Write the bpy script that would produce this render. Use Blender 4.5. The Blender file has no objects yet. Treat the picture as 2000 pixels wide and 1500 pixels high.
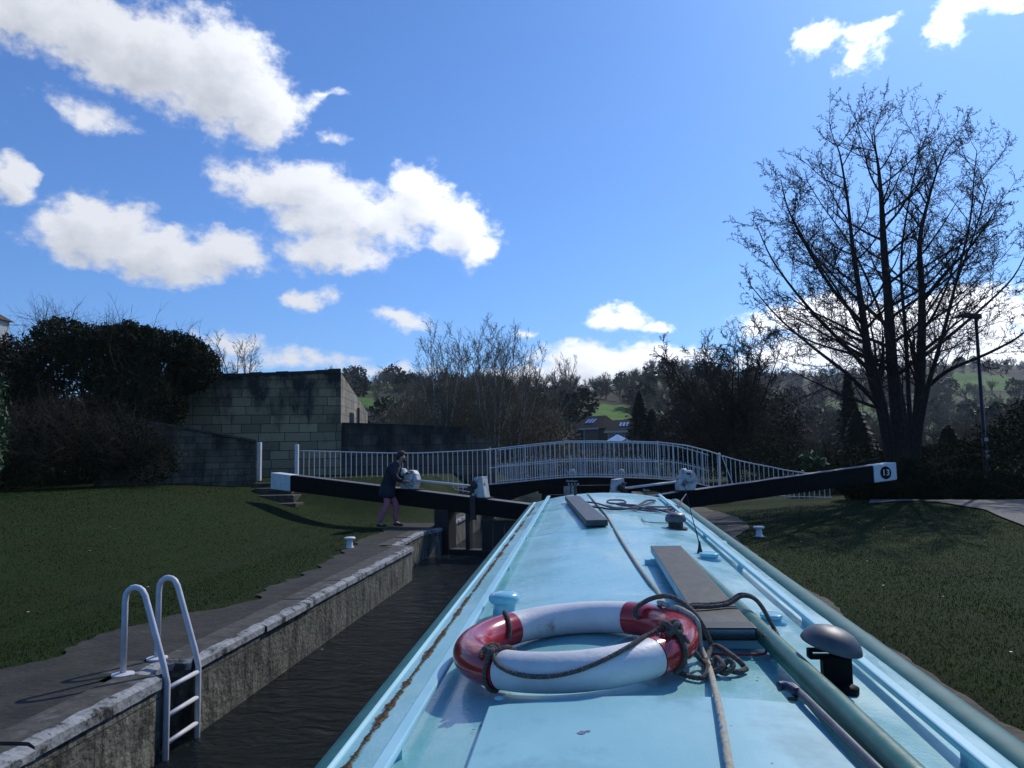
import bpy, math, random
import numpy as np
from mathutils import Vector, Matrix, noise as mnoise
random.seed(7); rng = np.random.default_rng(11)
R = math.radians
scn = bpy.context.scene
col = scn.collection
# ------------------------------------------------------------------ camera
EYE = 2.05
cam_d = bpy.data.cameras.new('camera'); cam = bpy.data.objects.new('camera', cam_d); col.objects.link(cam)
cam_d.sensor_width = 36; cam_d.lens = 36*1450/2000; cam_d.clip_start = .05; cam_d.clip_end = 9000
PITCH, YAW, ROLL = R(5.55), R(5.65), .02
CM = Matrix.Rotation(YAW, 4, 'Z') @ Matrix.Rotation(math.pi/2+PITCH, 4, 'X') @ Matrix.Rotation(-ROLL, 4, 'Z')
cam.matrix_world = Matrix.Translation((0, 0, EYE)) @ CM
scn.camera = cam
CR = CM.to_3x3(); CP = Vector((0, 0, EYE))
def ray(px, py): return CR @ Vector(((px-1000)/1450, (750-py)/1450, -1))
def at(px, py, Y): d = ray(px, py); return CP + d*(Y/d.y)          # the point of that sight line at real depth Y
def atz(px, py, z): d = ray(px, py); return CP + d*((z-EYE)/d.z)   # ... or on a level plane
# ------------------------------------------------------------------ sky and sun
SUN_AZ, SUN_EL = R(33), R(42)
scn.view_settings.view_transform = 'Standard'; scn.view_settings.look = 'None'
scn.view_settings.exposure = 0; scn.view_settings.gamma = 1
world = bpy.data.worlds.new('World'); scn.world = world; world.use_nodes = True
sun_d = bpy.data.lights.new('sun', 'SUN'); sun_d.energy = 3.0; sun_d.angle = R(.5); sun_d.color = (1, .95, .87)
sun = bpy.data.objects.new('sun', sun_d); col.objects.link(sun)
sdir = Vector((math.sin(SUN_AZ)*math.cos(SUN_EL), math.cos(SUN_AZ)*math.cos(SUN_EL), math.sin(SUN_EL)))
sun.rotation_euler = sdir.to_track_quat('Z', 'Y').to_euler(); sun.location = (20, 30, 30)

def build_world():
    nt = world.node_tree; N = nt.nodes; L = nt.links; N.clear()
    def n(t, **k):
        x = N.new(t)
        for a, b in k.items(): setattr(x, a, b)
        return x
    def m(op, a, b=None, c=None, clamp=False):
        x = n('ShaderNodeMath', operation=op, use_clamp=clamp)
        for i, v in enumerate((a, b, c)):
            if v is None: continue
            if isinstance(v, (int, float)): x.inputs[i].default_value = v
            else: L.new(v, x.inputs[i])
        return x.outputs[0]
    tc = n('ShaderNodeTexCoord'); sep = n('ShaderNodeSeparateXYZ'); L.new(tc.outputs['Generated'], sep.inputs[0])
    az = m('ARCTAN2', sep.outputs[0], sep.outputs[1])
    el = m('ARCSINE', sep.outputs[2])
    sky = n('ShaderNodeTexSky', sky_type='NISHITA', sun_disc=False, sun_elevation=SUN_EL, sun_rotation=SUN_AZ)
    sky.altitude = 50; sky.air_density = 1.0; sky.dust_density = .6; sky.ozone_density = 2.0
    tint = n('ShaderNodeMix', data_type='RGBA', blend_type='MULTIPLY'); tint.inputs[0].default_value = 1
    L.new(sky.outputs[0], tint.inputs[6]); tint.inputs[7].default_value = SKYTINT
    # clouds, as blobs in azimuth and elevation with ragged edges; (px, py, rx, ry, strength)
    blobs = [(60,20,200,95,1.1),(200,70,160,95,1.1),(300,110,190,105,1.2),(430,150,150,125,1.25),(500,205,95,85,1.15),(520,245,60,40,.9),(180,225,85,36,.48),(130,200,60,25,.3),(620,178,42,18,.5),
      (15,350,50,52,1),(190,455,150,72,1.15),(320,500,150,55,1.1),(450,485,80,42,1),(360,530,60,30,.8),
      (570,365,150,55,.95),(650,420,120,80,1.0),(740,430,120,65,.95),(825,395,70,70,1.05),(895,445,70,62,1.1),(640,490,110,42,.85),(930,480,40,40,.9),(470,350,60,22,.55),(700,500,60,30,.6),
      (610,575,52,26,.8),(780,622,62,22,.75),(655,280,30,18,.35),(1205,620,62,24,.9),(1285,633,45,15,.75),(1035,647,25,9,.5),
      (440,662,70,24,.75),(560,700,190,24,.55),(760,720,160,20,.5),(1180,705,170,40,.95),(1290,690,110,30,.8),(1100,735,220,30,.9),
      (1600,70,62,36,.70),(1690,95,50,50,.55),(1700,45,70,18,.6),(1880,8,70,34,.75),(1850,60,40,40,.55),(1970,5,60,25,.6),
      (1600,620,140,50,1.1),(1700,650,170,60,1.4),(1880,620,130,60,1.4),(1780,690,280,55,1.5),(1960,680,140,60,1.4),(1480,640,60,30,.6),(1560,700,150,40,.9),(2080,600,120,60,1),
      (-250,200,220,90,1),(-200,480,160,60,1),(2300,150,200,70,1),(2400,560,250,70,1),(-500,640,300,50,.9),(2700,650,400,60,.9)]
    ng = bpy.data.node_groups.new('cloud_field', 'ShaderNodeTree')
    ng.interface.new_socket('az', in_out='INPUT', socket_type='NodeSocketFloat'); ng.interface.new_socket('el', in_out='INPUT', socket_type='NodeSocketFloat')
    ng.interface.new_socket('d', in_out='OUTPUT', socket_type='NodeSocketFloat')
    GN, GL = ng.nodes, ng.links
    gi = GN.new('NodeGroupInput'); go = GN.new('NodeGroupOutput')
    cx = GN.new('ShaderNodeCombineXYZ'); GL.new(gi.outputs[0], cx.inputs[0]); GL.new(gi.outputs[1], cx.inputs[1])
    def noise(scale, det, rough, vec, sy=1.0):
        mp = GN.new('ShaderNodeVectorMath'); mp.operation = 'MULTIPLY'; mp.inputs[1].default_value = (1, sy, 1); GL.new(vec, mp.inputs[0])
        q = GN.new('ShaderNodeTexNoise'); q.inputs['Scale'].default_value = scale; q.inputs['Detail'].default_value = det; q.inputs['Roughness'].default_value = rough
        GL.new(mp.outputs[0], q.inputs['Vector']); return q
    w = noise(11, 5, .6, cx.outputs[0], 1.5)
    sb = GN.new('ShaderNodeVectorMath'); sb.operation = 'SUBTRACT'; GL.new(w.outputs['Color'], sb.inputs[0]); sb.inputs[1].default_value = (.5, .5, .5)
    sc = GN.new('ShaderNodeVectorMath'); sc.operation = 'MULTIPLY'; GL.new(sb.outputs[0], sc.inputs[0]); sc.inputs[1].default_value = (.095, .06, 0)
    wp = GN.new('ShaderNodeVectorMath'); wp.operation = 'ADD'; GL.new(cx.outputs[0], wp.inputs[0]); GL.new(sc.outputs[0], wp.inputs[1])
    prev = None
    for (px, py, rx, ry, s) in blobs:
        d = ray(px, py).normalized(); a = math.atan2(d.x, d.y); e = math.asin(d.z)
        dd = ray(px+5, py).normalized(); ee = ray(px, py-5).normalized()
        ka = (math.atan2(dd.x, dd.y)-a)/5; ke = (math.asin(ee.z)-e)/5
        s1 = GN.new('ShaderNodeVectorMath'); s1.operation = 'SUBTRACT'; GL.new(wp.outputs[0], s1.inputs[0]); s1.inputs[1].default_value = (a, e, 0)
        s2 = GN.new('ShaderNodeVectorMath'); s2.operation = 'MULTIPLY'; GL.new(s1.outputs[0], s2.inputs[0]); s2.inputs[1].default_value = (1/(ka*rx), 1/(ke*ry), 0)
        s3 = GN.new('ShaderNodeVectorMath'); s3.operation = 'LENGTH'; GL.new(s2.outputs[0], s3.inputs[0])
        s4 = GN.new('ShaderNodeMath'); s4.operation = 'MULTIPLY_ADD'; GL.new(s3.outputs['Value'], s4.inputs[0]); s4.inputs[1].default_value = -s*.9; s4.inputs[2].default_value = s
        if prev is None: prev = s4
        else:
            q = GN.new('ShaderNodeMath'); q.operation = 'SMOOTH_MAX'; q.inputs[2].default_value = .25
            GL.new(prev.outputs[0], q.inputs[0]); GL.new(s4.outputs[0], q.inputs[1]); prev = q
    f = noise(34, 9, .62, cx.outputs[0], 1.3)
    a1 = GN.new('ShaderNodeMath'); a1.operation = 'MULTIPLY_ADD'; GL.new(f.outputs['Fac'], a1.inputs[0]); a1.inputs[1].default_value = 1.25; a1.inputs[2].default_value = -.66
    a2 = GN.new('ShaderNodeMath'); a2.operation = 'ADD'; GL.new(prev.outputs[0], a2.inputs[0]); GL.new(a1.outputs[0], a2.inputs[1])
    GL.new(a2.outputs[0], go.inputs[0])
    def field(da, de):
        g = n('ShaderNodeGroup'); g.node_tree = ng
        L.new(m('ADD', az, da) if da else az, g.inputs[0]); L.new(m('ADD', el, de) if de else el, g.inputs[1]); return g.outputs[0]
    f0 = field(0, 0); f1 = field(.014, .026)
    cov = n('ShaderNodeMapRange', interpolation_type='SMOOTHSTEP'); L.new(f0, cov.inputs[0]); cov.inputs[1].default_value = -.06; cov.inputs[2].default_value = .50
    th = n('ShaderNodeMapRange'); L.new(f1, th.inputs[0]); th.inputs[1].default_value = .15; th.inputs[2].default_value = 1.25; th.inputs[3].default_value = 1; th.inputs[4].default_value = 0
    ramp = n('ShaderNodeMix', data_type='RGBA'); L.new(th.outputs[0], ramp.inputs[0])
    ramp.inputs[6].default_value = (.56, .60, .68, 1); ramp.inputs[7].default_value = (.90, .93, 1.0, 1)
    # clouds brighten towards the sun
    dt = n('ShaderNodeVectorMath', operation='DOT_PRODUCT'); L.new(tc.outputs['Generated'], dt.inputs[0]); dt.inputs[1].default_value = sdir
    gl = n('ShaderNodeMapRange', interpolation_type='SMOOTHSTEP'); L.new(dt.outputs['Value'], gl.inputs[0]); gl.inputs[1].default_value = .55; gl.inputs[2].default_value = 1; gl.inputs[3].default_value = 1.0; gl.inputs[4].default_value = 2.4
    cb = n('ShaderNodeVectorMath', operation='SCALE'); L.new(ramp.outputs[2], cb.inputs[0]); L.new(gl.outputs[0], cb.inputs['Scale'])
    skys = n('ShaderNodeVectorMath', operation='SCALE'); L.new(tint.outputs[2], skys.inputs[0]); skys.inputs['Scale'].default_value = SKYK
    cl = n('ShaderNodeVectorMath', operation='SCALE'); L.new(cb.outputs[0], cl.inputs[0]); cl.inputs['Scale'].default_value = CLOUDK
    fin = n('ShaderNodeMix', data_type='RGBA'); L.new(cov.outputs[0], fin.inputs[0]); L.new(skys.outputs[0], fin.inputs[6]); L.new(cl.outputs[0], fin.inputs[7])
    bg = n('ShaderNodeBackground'); L.new(fin.outputs[2], bg.inputs[0]); bg.inputs[1].default_value = .1
    out = n('ShaderNodeOutputWorld'); L.new(bg.outputs[0], out.inputs[0])
SKYTINT = (.53, .90, 1.42, 1); SKYK = 1.05; CLOUDK = 9.3
build_world()

# ------------------------------------------------------------------ materials
def mat(name, c1, c2=None, rough=.7, metal=0, scale=6, bump=0, bscale=None, detail=6, stretch=None, c3=None, s3=1.5, t3=(.55, .7), spec=.5, coat=0, contrast=(.35, .65), speck=None, transl=0, rvar=0):
    M = bpy.data.materials.new(name); M.use_nodes = True
    nt = M.node_tree; N, L = nt.nodes, nt.links; b = N['Principled BSDF']
    b.inputs['Roughness'].default_value = rough; b.inputs['Metallic'].default_value = metal
    b.inputs['Specular IOR Level'].default_value = spec; b.inputs['Coat Weight'].default_value = coat
    c1 = (*c1, 1); tc = N.new('ShaderNodeTexCoord'); vec = tc.outputs['Object']
    if stretch:
        mp = N.new('ShaderNodeMapping'); mp.inputs['Scale'].default_value = stretch; L.new(vec, mp.inputs[0]); vec = mp.outputs[0]
    if c2 is None: b.inputs['Base Color'].default_value = c1; out = None
    else:
        q = N.new('ShaderNodeTexNoise'); q.inputs['Scale'].default_value = scale; q.inputs['Detail'].default_value = detail; q.inputs['Roughness'].default_value = .65; L.new(vec, q.inputs['Vector'])
        mr = N.new('ShaderNodeMapRange'); L.new(q.outputs['Fac'], mr.inputs[0]); mr.inputs[1].default_value, mr.inputs[2].default_value = contrast
        mx = N.new('ShaderNodeMix'); mx.data_type = 'RGBA'; L.new(mr.outputs[0], mx.inputs[0]); mx.inputs[6].default_value = c1; mx.inputs[7].default_value = (*c2, 1)
        out = mx.outputs[2]
        if c3 is not None:
            q = N.new('ShaderNodeTexNoise'); q.inputs['Scale'].default_value = s3; q.inputs['Detail'].default_value = 8; q.inputs['Roughness'].default_value = .7; L.new(vec, q.inputs['Vector'])
            mr = N.new('ShaderNodeMapRange'); L.new(q.outputs['Fac'], mr.inputs[0]); mr.inputs[1].default_value, mr.inputs[2].default_value = t3
            mx = N.new('ShaderNodeMix'); mx.data_type = 'RGBA'; L.new(mr.outputs[0], mx.inputs[0]); L.new(out, mx.inputs[6]); mx.inputs[7].default_value = (*c3, 1); out = mx.outputs[2]
        if speck:
            q = N.new('ShaderNodeTexNoise'); q.inputs['Scale'].default_value = speck[1]; q.inputs['Detail'].default_value = 4; q.inputs['Roughness'].default_value = .7; L.new(vec, q.inputs['Vector'])
            mr = N.new('ShaderNodeMapRange'); L.new(q.outputs['Fac'], mr.inputs[0]); mr.inputs[1].default_value, mr.inputs[2].default_value = speck[2], speck[3]
            mx = N.new('ShaderNodeMix'); mx.data_type = 'RGBA'; L.new(mr.outputs[0], mx.inputs[0]); L.new(out, mx.inputs[6]); mx.inputs[7].default_value = (*speck[0], 1); out = mx.outputs[2]
        L.new(out, b.inputs['Base Color'])
    if rvar:
        q = N.new('ShaderNodeTexNoise'); q.inputs['Scale'].default_value = 3.5; q.inputs['Detail'].default_value = 9; L.new(vec, q.inputs['Vector'])
        mr = N.new('ShaderNodeMapRange'); L.new(q.outputs['Fac'], mr.inputs[0]); mr.inputs[1].default_value = .3; mr.inputs[2].default_value = .7; mr.inputs[3].default_value = max(.05, rough-rvar); mr.inputs[4].default_value = rough+rvar; L.new(mr.outputs[0], b.inputs['Roughness'])
    if transl:
        tl = N.new('ShaderNodeBsdfTranslucent'); ms = N.new('ShaderNodeMixShader'); ms.inputs[0].default_value = transl; L.new(b.outputs[0], ms.inputs[1]); L.new(tl.outputs[0], ms.inputs[2]); L.new(ms.outputs[0], N['Material Output'].inputs['Surface'])
        if out is not None: L.new(out, tl.inputs['Color'])
        else: tl.inputs['Color'].default_value = c1
    if bump:
        q = N.new('ShaderNodeTexNoise'); q.inputs['Scale'].default_value = bscale or scale; q.inputs['Detail'].default_value = 8; L.new(vec, q.inputs['Vector'])
        bp = N.new('ShaderNodeBump'); bp.inputs['Strength'].default_value = bump; bp.inputs['Distance'].default_value = .02; L.new(q.outputs['Fac'], bp.inputs['Height']); L.new(bp.outputs[0], b.inputs['Normal'])
    return M
def stone_mat(name, bw, bh, cA, cB, mortar, stain, dark_top=None, sr=(.42, .62), ssc=(1.6, .7, 1), bumpk=.6, msize=.012):
    """coursed blocks laid along the wall (uses the UV map: metres along, metres up)"""
    M = bpy.data.materials.new(name); M.use_nodes = True
    nt = M.node_tree; N, L = nt.nodes, nt.links; b = N['Principled BSDF']; b.inputs['Roughness'].default_value = .9
    uv = N.new('ShaderNodeUVMap'); uv.uv_map = 'UVMap'
    wn = N.new('ShaderNodeTexNoise'); wn.inputs['Scale'].default_value = 3; L.new(uv.outputs[0], wn.inputs['Vector'])
    vm = N.new('ShaderNodeVectorMath'); vm.operation = 'MULTIPLY_ADD'; L.new(wn.outputs['Color'], vm.inputs[0]); vm.inputs[1].default_value = (.03, .02, 0); L.new(uv.outputs[0], vm.inputs[2])
    br = N.new('ShaderNodeTexBrick'); L.new(vm.outputs[0], br.inputs['Vector']); br.inputs['Scale'].default_value = 1
    br.inputs['Brick Width'].default_value = bw; br.inputs['Row Height'].default_value = bh; br.inputs['Mortar Size'].default_value = msize; br.inputs['Mortar Smooth'].default_value = .3
    br.inputs['Color1'].default_value = (*cA, 1); br.inputs['Color2'].default_value = (*cB, 1); br.inputs['Mortar'].default_value = (*mortar, 1); br.offset_frequency = 2; br.squash = 1.35; br.squash_frequency = 3
    n2 = N.new('ShaderNodeTexNoise'); n2.inputs['Scale'].default_value = .9; n2.inputs['Detail'].default_value = 9; n2.inputs['Roughness'].default_value = .7
    mp = N.new('ShaderNodeMapping'); mp.inputs['Scale'].default_value = ssc; L.new(uv.outputs[0], mp.inputs[0]); L.new(mp.outputs[0], n2.inputs['Vector'])
    fac = n2.outputs['Fac']
    if dark_top is not None:   # black weathering hangs down from the coping
        sp = N.new('ShaderNodeSeparateXYZ'); L.new(uv.outputs[0], sp.inputs[0])
        mr = N.new('ShaderNodeMapRange'); L.new(sp.outputs[1], mr.inputs[0]); mr.inputs[1].default_value = dark_top[0]; mr.inputs[2].default_value = dark_top[1]; mr.inputs[3].default_value = -.12; mr.inputs[4].default_value = .22
        ad = N.new('ShaderNodeMath'); L.new(fac, ad.inputs[0]); L.new(mr.outputs[0], ad.inputs[1]); fac = ad.outputs[0]
    mr = N.new('ShaderNodeMapRange'); L.new(fac, mr.inputs[0]); mr.inputs[1].default_value = sr[0]; mr.inputs[2].default_value = sr[1]
    mx = N.new('ShaderNodeMix'); mx.data_type = 'RGBA'; L.new(mr.outputs[0], mx.inputs[0]); L.new(br.outputs['Color'], mx.inputs[6]); mx.inputs[7].default_value = (*stain, 1)
    n3 = N.new('ShaderNodeTexNoise'); n3.inputs['Scale'].default_value = 22; n3.inputs['Detail'].default_value = 6; L.new(uv.outputs[0], n3.inputs['Vector'])
    m3 = N.new('ShaderNodeMapRange'); L.new(n3.outputs['Fac'], m3.inputs[0]); m3.inputs[3].default_value = .6; m3.inputs[4].default_value = 1.35
    vs = N.new('ShaderNodeVectorMath'); vs.operation = 'SCALE'; L.new(mx.outputs[2], vs.inputs[0]); L.new(m3.outputs[0], vs.inputs['Scale']); L.new(vs.outputs[0], b.inputs['Base Color'])
    h = N.new('ShaderNodeMath'); h.operation = 'MULTIPLY_ADD'; L.new(n3.outputs['Fac'], h.inputs[0]); h.inputs[1].default_value = .5; iv = N.new('ShaderNodeMath'); iv.operation = 'SUBTRACT'; iv.inputs[0].default_value = 1; L.new(br.outputs['Fac'], iv.inputs[1]); L.new(iv.outputs[0], h.inputs[2])
    bp = N.new('ShaderNodeBump'); bp.inputs['Strength'].default_value = bumpk; bp.inputs['Distance'].default_value = .03; L.new(h.outputs[0], bp.inputs['Height']); L.new(bp.outputs[0], b.inputs['Normal'])
    return M

m_roof = mat('roof_paint', (.25, .53, .56), (.36, .63, .67), rough=.33, scale=1.6, detail=8, bump=.10, bscale=90, c3=(.15, .44, .43), s3=1.1, t3=(.45, .66), coat=.2, speck=((.09, .17, .17), 70, .66, .72), rvar=.13)
m_lip = mat('teal_edge_paint', (.018, .115, .115), (.040, .17, .17), rough=.6, spec=.25, scale=8, bump=.1)
m_rail = mat('pale_blue_rail', (.30, .60, .68), (.38, .68, .75), rough=.38, scale=5, c3=(.2, .3, .2), s3=30, t3=(.68, .8))
m_rust = mat('rust_scale', (.10, .055, .025), (.21, .14, .07), rough=.95, scale=60, bump=.9)
m_hatch = mat('hatch_paint', (.22, .49, .55), (.29, .57, .62), rough=.5, scale=2.5, detail=9, bump=.06, bscale=260, c3=(.20, .38, .42), s3=22, t3=(.69, .73), speck=((.14, .33, .38), 3.2, .52, .75), rvar=.1)
m_hull = mat('navy_hull', (.008, .02, .03), (.02, .04, .05), rough=.3, scale=4)
m_white = mat('white_paint', (.62, .63, .62), (.78, .78, .76), rough=.55, scale=9, c3=(.25, .18, .10), s3=11, t3=(.66, .78), bump=.15)
m_rack = mat('rusty_white_gear', (.5, .5, .47), (.7, .7, .67), rough=.6, scale=10, c3=(.09, .05, .03), s3=6, t3=(.52, .62), bump=.3)
m_ladder = mat('ladder_paint', (.55, .55, .58), (.68, .68, .70), rough=.5, scale=12, c3=(.2, .14, .1), s3=22, t3=(.7, .8))
m_black = mat('black_beam_paint', (.004, .004, .005), (.010, .010, .010), rough=.6, scale=7, spec=.10, bump=.2)
m_skysheen = mat('sky_sheen_beam_top', (.07, .07, .075), (.15, .15, .155), rough=.6, scale=6, c3=(.02, .02, .02), s3=4, t3=(.6, .7))
m_wood = mat('wet_gate_timber', (.012, .011, .009), (.03, .026, .02), rough=.7, scale=4, stretch=(6, 6, .6), bump=.5)
m_iron = mat('dark_iron', (.02, .018, .017), (.06, .04, .03), rough=.6, scale=20, bump=.4)
m_steel = mat('dull_steel', (.08, .082, .09), (.15, .15, .155), rough=.45, metal=.4, scale=14, bump=.1)
m_coping = mat('coping_stone', (.036, .032, .024), (.085, .077, .060), rough=.9, scale=9, detail=9, bump=.8, c3=(.16, .16, .155), s3=5, t3=(.56, .68))
m_copedge = mat('whitened_coping_edge', (.20, .21, .21), (.42, .43, .43), rough=.95, scale=14, detail=12, bump=1, c3=(.05, .05, .045), s3=7, t3=(.50, .60), spec=.15)
m_path = mat('towpath_concrete', (.014, .0125, .009), (.046, .040, .029), rough=.95, scale=2.4, detail=12, bump=.9, bscale=22, c3=(.016, .022, .006), s3=1.1, t3=(.52, .64))
m_earth = mat('worn_paving', (.055, .043, .028), (.14, .112, .075), rough=.95, scale=2.2, detail=12, bump=.9, bscale=16, c3=(.045, .045, .03), s3=1.7, t3=(.48, .62))
m_gravel = mat('gravel_path', (.10, .092, .075), (.25, .23, .195), rough=.95, scale=40, detail=6, bump=.6)
m_person_skin = mat('skin', (.42, .24, .17), (.48, .28, .2), rough=.5, scale=20)
m_jacket = mat('dark_jacket', (.010, .014, .024), (.02, .027, .042), rough=.85, scale=9, bump=.5)
m_trouser = mat('pink_trousers', (.46, .12, .15), (.60, .19, .22), rough=.9, scale=9, bump=.5)
m_hair = mat('brown_hair', (.02, .013, .01), (.045, .03, .02), rough=.7, scale=60, bump=.6)
m_shoe = mat('dark_shoe', (.02, .015, .013), rough=.6)
m_bark = mat('tree_bark', (.028, .019, .017), (.06, .042, .036), rough=.9, scale=8, stretch=(3, 3, .7), bump=.8, spec=.15)
m_twig = mat('bare_twigs', (.045, .034, .023), (.095, .072, .048), rough=.9, scale=3, spec=.15)
m_hill = mat('hill_scrub', (.085, .065, .040), (.17, .13, .085), rough=.9, scale=.05)
m_palebark = mat('pale_birch_bark', (.24, .22, .17), (.42, .38, .31), rough=.9, scale=7, c3=(.05, .04, .03), s3=6, t3=(.5, .6))
m_greytwig = mat('grey_olive_twigs', (.12, .095, .058), (.22, .175, .115), rough=.9, scale=2, spec=.15)
m_leaf = mat('evergreen_leaves', (.008, .014, .004), (.022, .032, .010), rough=.9, scale=1.6, contrast=(.3, .7), spec=.12)
m_leafb = mat('laurel_leaves', (.035, .07, .022), (.08, .12, .05), rough=.6, scale=3, spec=.3)
m_leafd = mat('conifer_needles', (.012, .022, .010), (.028, .042, .020), rough=.7, scale=2, spec=.15)
m_bram = mat('bramble_stems', (.035, .028, .018), (.08, .06, .038), rough=.9, scale=4, spec=.15)
m_rope_d = mat('dark_twisted_rope', (.065, .056, .048), (.17, .145, .125), rough=.95, scale=120, detail=3, bump=.6)
m_rope_p = mat('purple_rope', (.07, .055, .085), (.15, .12, .16), rough=.95, scale=110, detail=3, bump=.5)
m_red = mat('lifebuoy_red', (.36, .012, .018), (.45, .02, .025), rough=.22, scale=7, c3=(.5, .25, .25), s3=22, t3=(.69, .74), coat=.4)
m_ring = mat('lifebuoy_white', (.56, .55, .55), (.76, .75, .73), rough=.45, scale=3.5, detail=10, c3=(.33, .27, .26), s3=11, t3=(.60, .74), coat=.1, bump=.08, bscale=60)
m_plank = mat('plank_brown', (.030, .030, .020), (.060, .058, .042), rough=.6, scale=11, stretch=(1.6, 1, 1.6), bump=.12, c3=(.09, .088, .075), s3=9, t3=(.6, .8))
m_plankside = mat('plank_blue_side', (.24, .46, .56), (.34, .58, .66), rough=.6, scale=10)
m_tape = mat('black_tape', (.012, .012, .012), rough=.5)
m_pole = mat('green_pole_paint', (.014, .11, .078), (.030, .16, .115), rough=.42, scale=9, bump=.2, c3=(.10, .13, .09), s3=20, t3=(.66, .76))
m_grip = mat('blue_grip', (.015, .022, .06), rough=.45)
m_redwire = mat('red_wire', (.28, .02, .02), rough=.4)
m_bell = mat('bell_metal', (.07, .072, .078), (.13, .13, .135), rough=.5, metal=.35, scale=10, bump=.08)
m_cap = mat('vent_blue', (.24, .58, .66), (.32, .66, .72), rough=.22, scale=6, coat=.4)
m_tile = mat('roof_tiles', (.05, .03, .025), (.10, .055, .045), rough=.85, scale=3, bump=.5)
m_slate = mat('dark_slate', (.018, .016, .017), (.035, .032, .032), rough=.9, scale=5, spec=.1)
m_brick = mat('tan_brick', (.15, .115, .08), (.21, .16, .11), rough=.9, scale=4)
m_render = mat('pale_render', (.42, .42, .42), (.55, .55, .53), rough=.8, scale=2)
m_glass = mat('window_glass', (.03, .05, .08), rough=.06, spec=.8)
m_skylight = mat('skylight_glass', (.25, .40, .62), rough=.08, spec=1)
m_gazebo = mat('blue_canvas', (.22, .42, .70), (.28, .48, .75), rough=.7, scale=3)
m_disc = mat('black_disc', (.008, .008, .008), rough=.6, spec=.15)
m_num = mat('number_white', (.7, .7, .68), rough=.5)
m_lamp = mat('lamp_post_paint', (.02, .018, .02), (.035, .03, .032), rough=.45, scale=6)
m_carw = mat('car_white', (.7, .7, .72), rough=.2, coat=.6); m_carr = mat('car_red', (.35, .03, .03), rough=.2, coat=.6); m_card = mat('car_grey', (.10, .11, .13), rough=.2, coat=.6)
m_wallA = stone_mat('ashlar_blocks', .62, .30, (.20, .155, .088), (.46, .34, .19), (.05, .042, .034), (.032, .030, .026), dark_top=(3.0, 6.2))
m_wallB = stone_mat('black_weathered_blocks', .70, .36, (.07, .058, .044), (.14, .115, .085), (.025, .023, .02), (.016, .015, .014), dark_top=(1.6, 4.2))
m_wallC = stone_mat('rubble_stone', .42, .17, (.10, .080, .050), (.20, .155, .10), (.055, .046, .034), (.018, .017, .014), dark_top=None)
m_wallL = stone_mat('lock_wall_stone', 1.4, .44, (.15, .15, .12), (.28, .275, .22), (.07, .07, .055), (.022, .024, .018), dark_top=None, sr=(.38, .60), ssc=(7, 2.6, 1), bumpk=1.4, msize=.004)
m_wingA = stone_mat('pale_wing_stone', .62, .30, (.30, .26, .19), (.42, .37, .28), (.12, .1, .09), (.14, .13, .11), dark_top=None)

# grass ground: mottled lawn near by, fields and woodland floor far off
def ground_mat():
    M = bpy.data.materials.new('lawn_and_hillside'); M.use_nodes = True; N, L = M.node_tree.nodes, M.node_tree.links; b = N['Principled BSDF']; b.inputs['Roughness'].default_value = .95; b.inputs['Specular IOR Level'].default_value = .15
    tc = N.new('ShaderNodeTexCoord'); v = tc.outputs['Object']
    def nz(s, d=8, r=.65):
        q = N.new('ShaderNodeTexNoise'); q.inputs['Scale'].default_value = s; q.inputs['Detail'].default_value = d; q.inputs['Roughness'].default_value = r; L.new(v, q.inputs['Vector']); return q.outputs['Fac']
    def rmp(f, a, c): q = N.new('ShaderNodeMapRange'); L.new(f, q.inputs[0]); q.inputs[1].default_value = a; q.inputs[2].default_value = c; return q.outputs[0]
    def mix(f, a, c):
        q = N.new('ShaderNodeMix'); q.data_type = 'RGBA'; L.new(f, q.inputs[0])
        for i, x in ((6, a), (7, c)):
            if isinstance(x, tuple): q.inputs[i].default_value = (*x, 1)
            else: L.new(x, q.inputs[i])
        return q.outputs[2]
    near = mix(rmp(nz(9), .3, .7), (.011, .023, .003), (.024, .042, .005))
    near = mix(rmp(nz(.5), .45, .65), near, (.018, .028, .004))
    near = mix(rmp(nz(2.6), .60, .72), near, (.036, .036, .010))
    far = mix(rmp(nz(.012, 4), .49, .52), (.035, .032, .018), (.085, .16, .03))
    far = mix(rmp(nz(.05, 8), .42, .6), far, (.06, .048, .032))
    sp = N.new('ShaderNodeSeparateXYZ'); L.new(v, sp.inputs[0])
    c = mix(rmp(sp.outputs[1], 45, 80), near, far); L.new(c, b.inputs['Base Color'])
    bp = N.new('ShaderNodeBump'); bp.inputs['Strength'].default_value = .8; bp.inputs['Distance'].default_value = .05; L.new(nz(26), bp.inputs['Height']); L.new(bp.outputs[0], b.inputs['Normal'])
    return M
m_ground = ground_mat()
m_field = mat('bright_pasture', (.07, .14, .03), (.11, .20, .04), rough=.95, scale=.12, spec=.1)
m_grass = mat('grass_blades', (.010, .024, .003), (.022, .042, .005), rough=.9, scale=.9, c3=(.042, .044, .014), s3=1.6, t3=(.60, .74), spec=.08, transl=.5)
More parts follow.
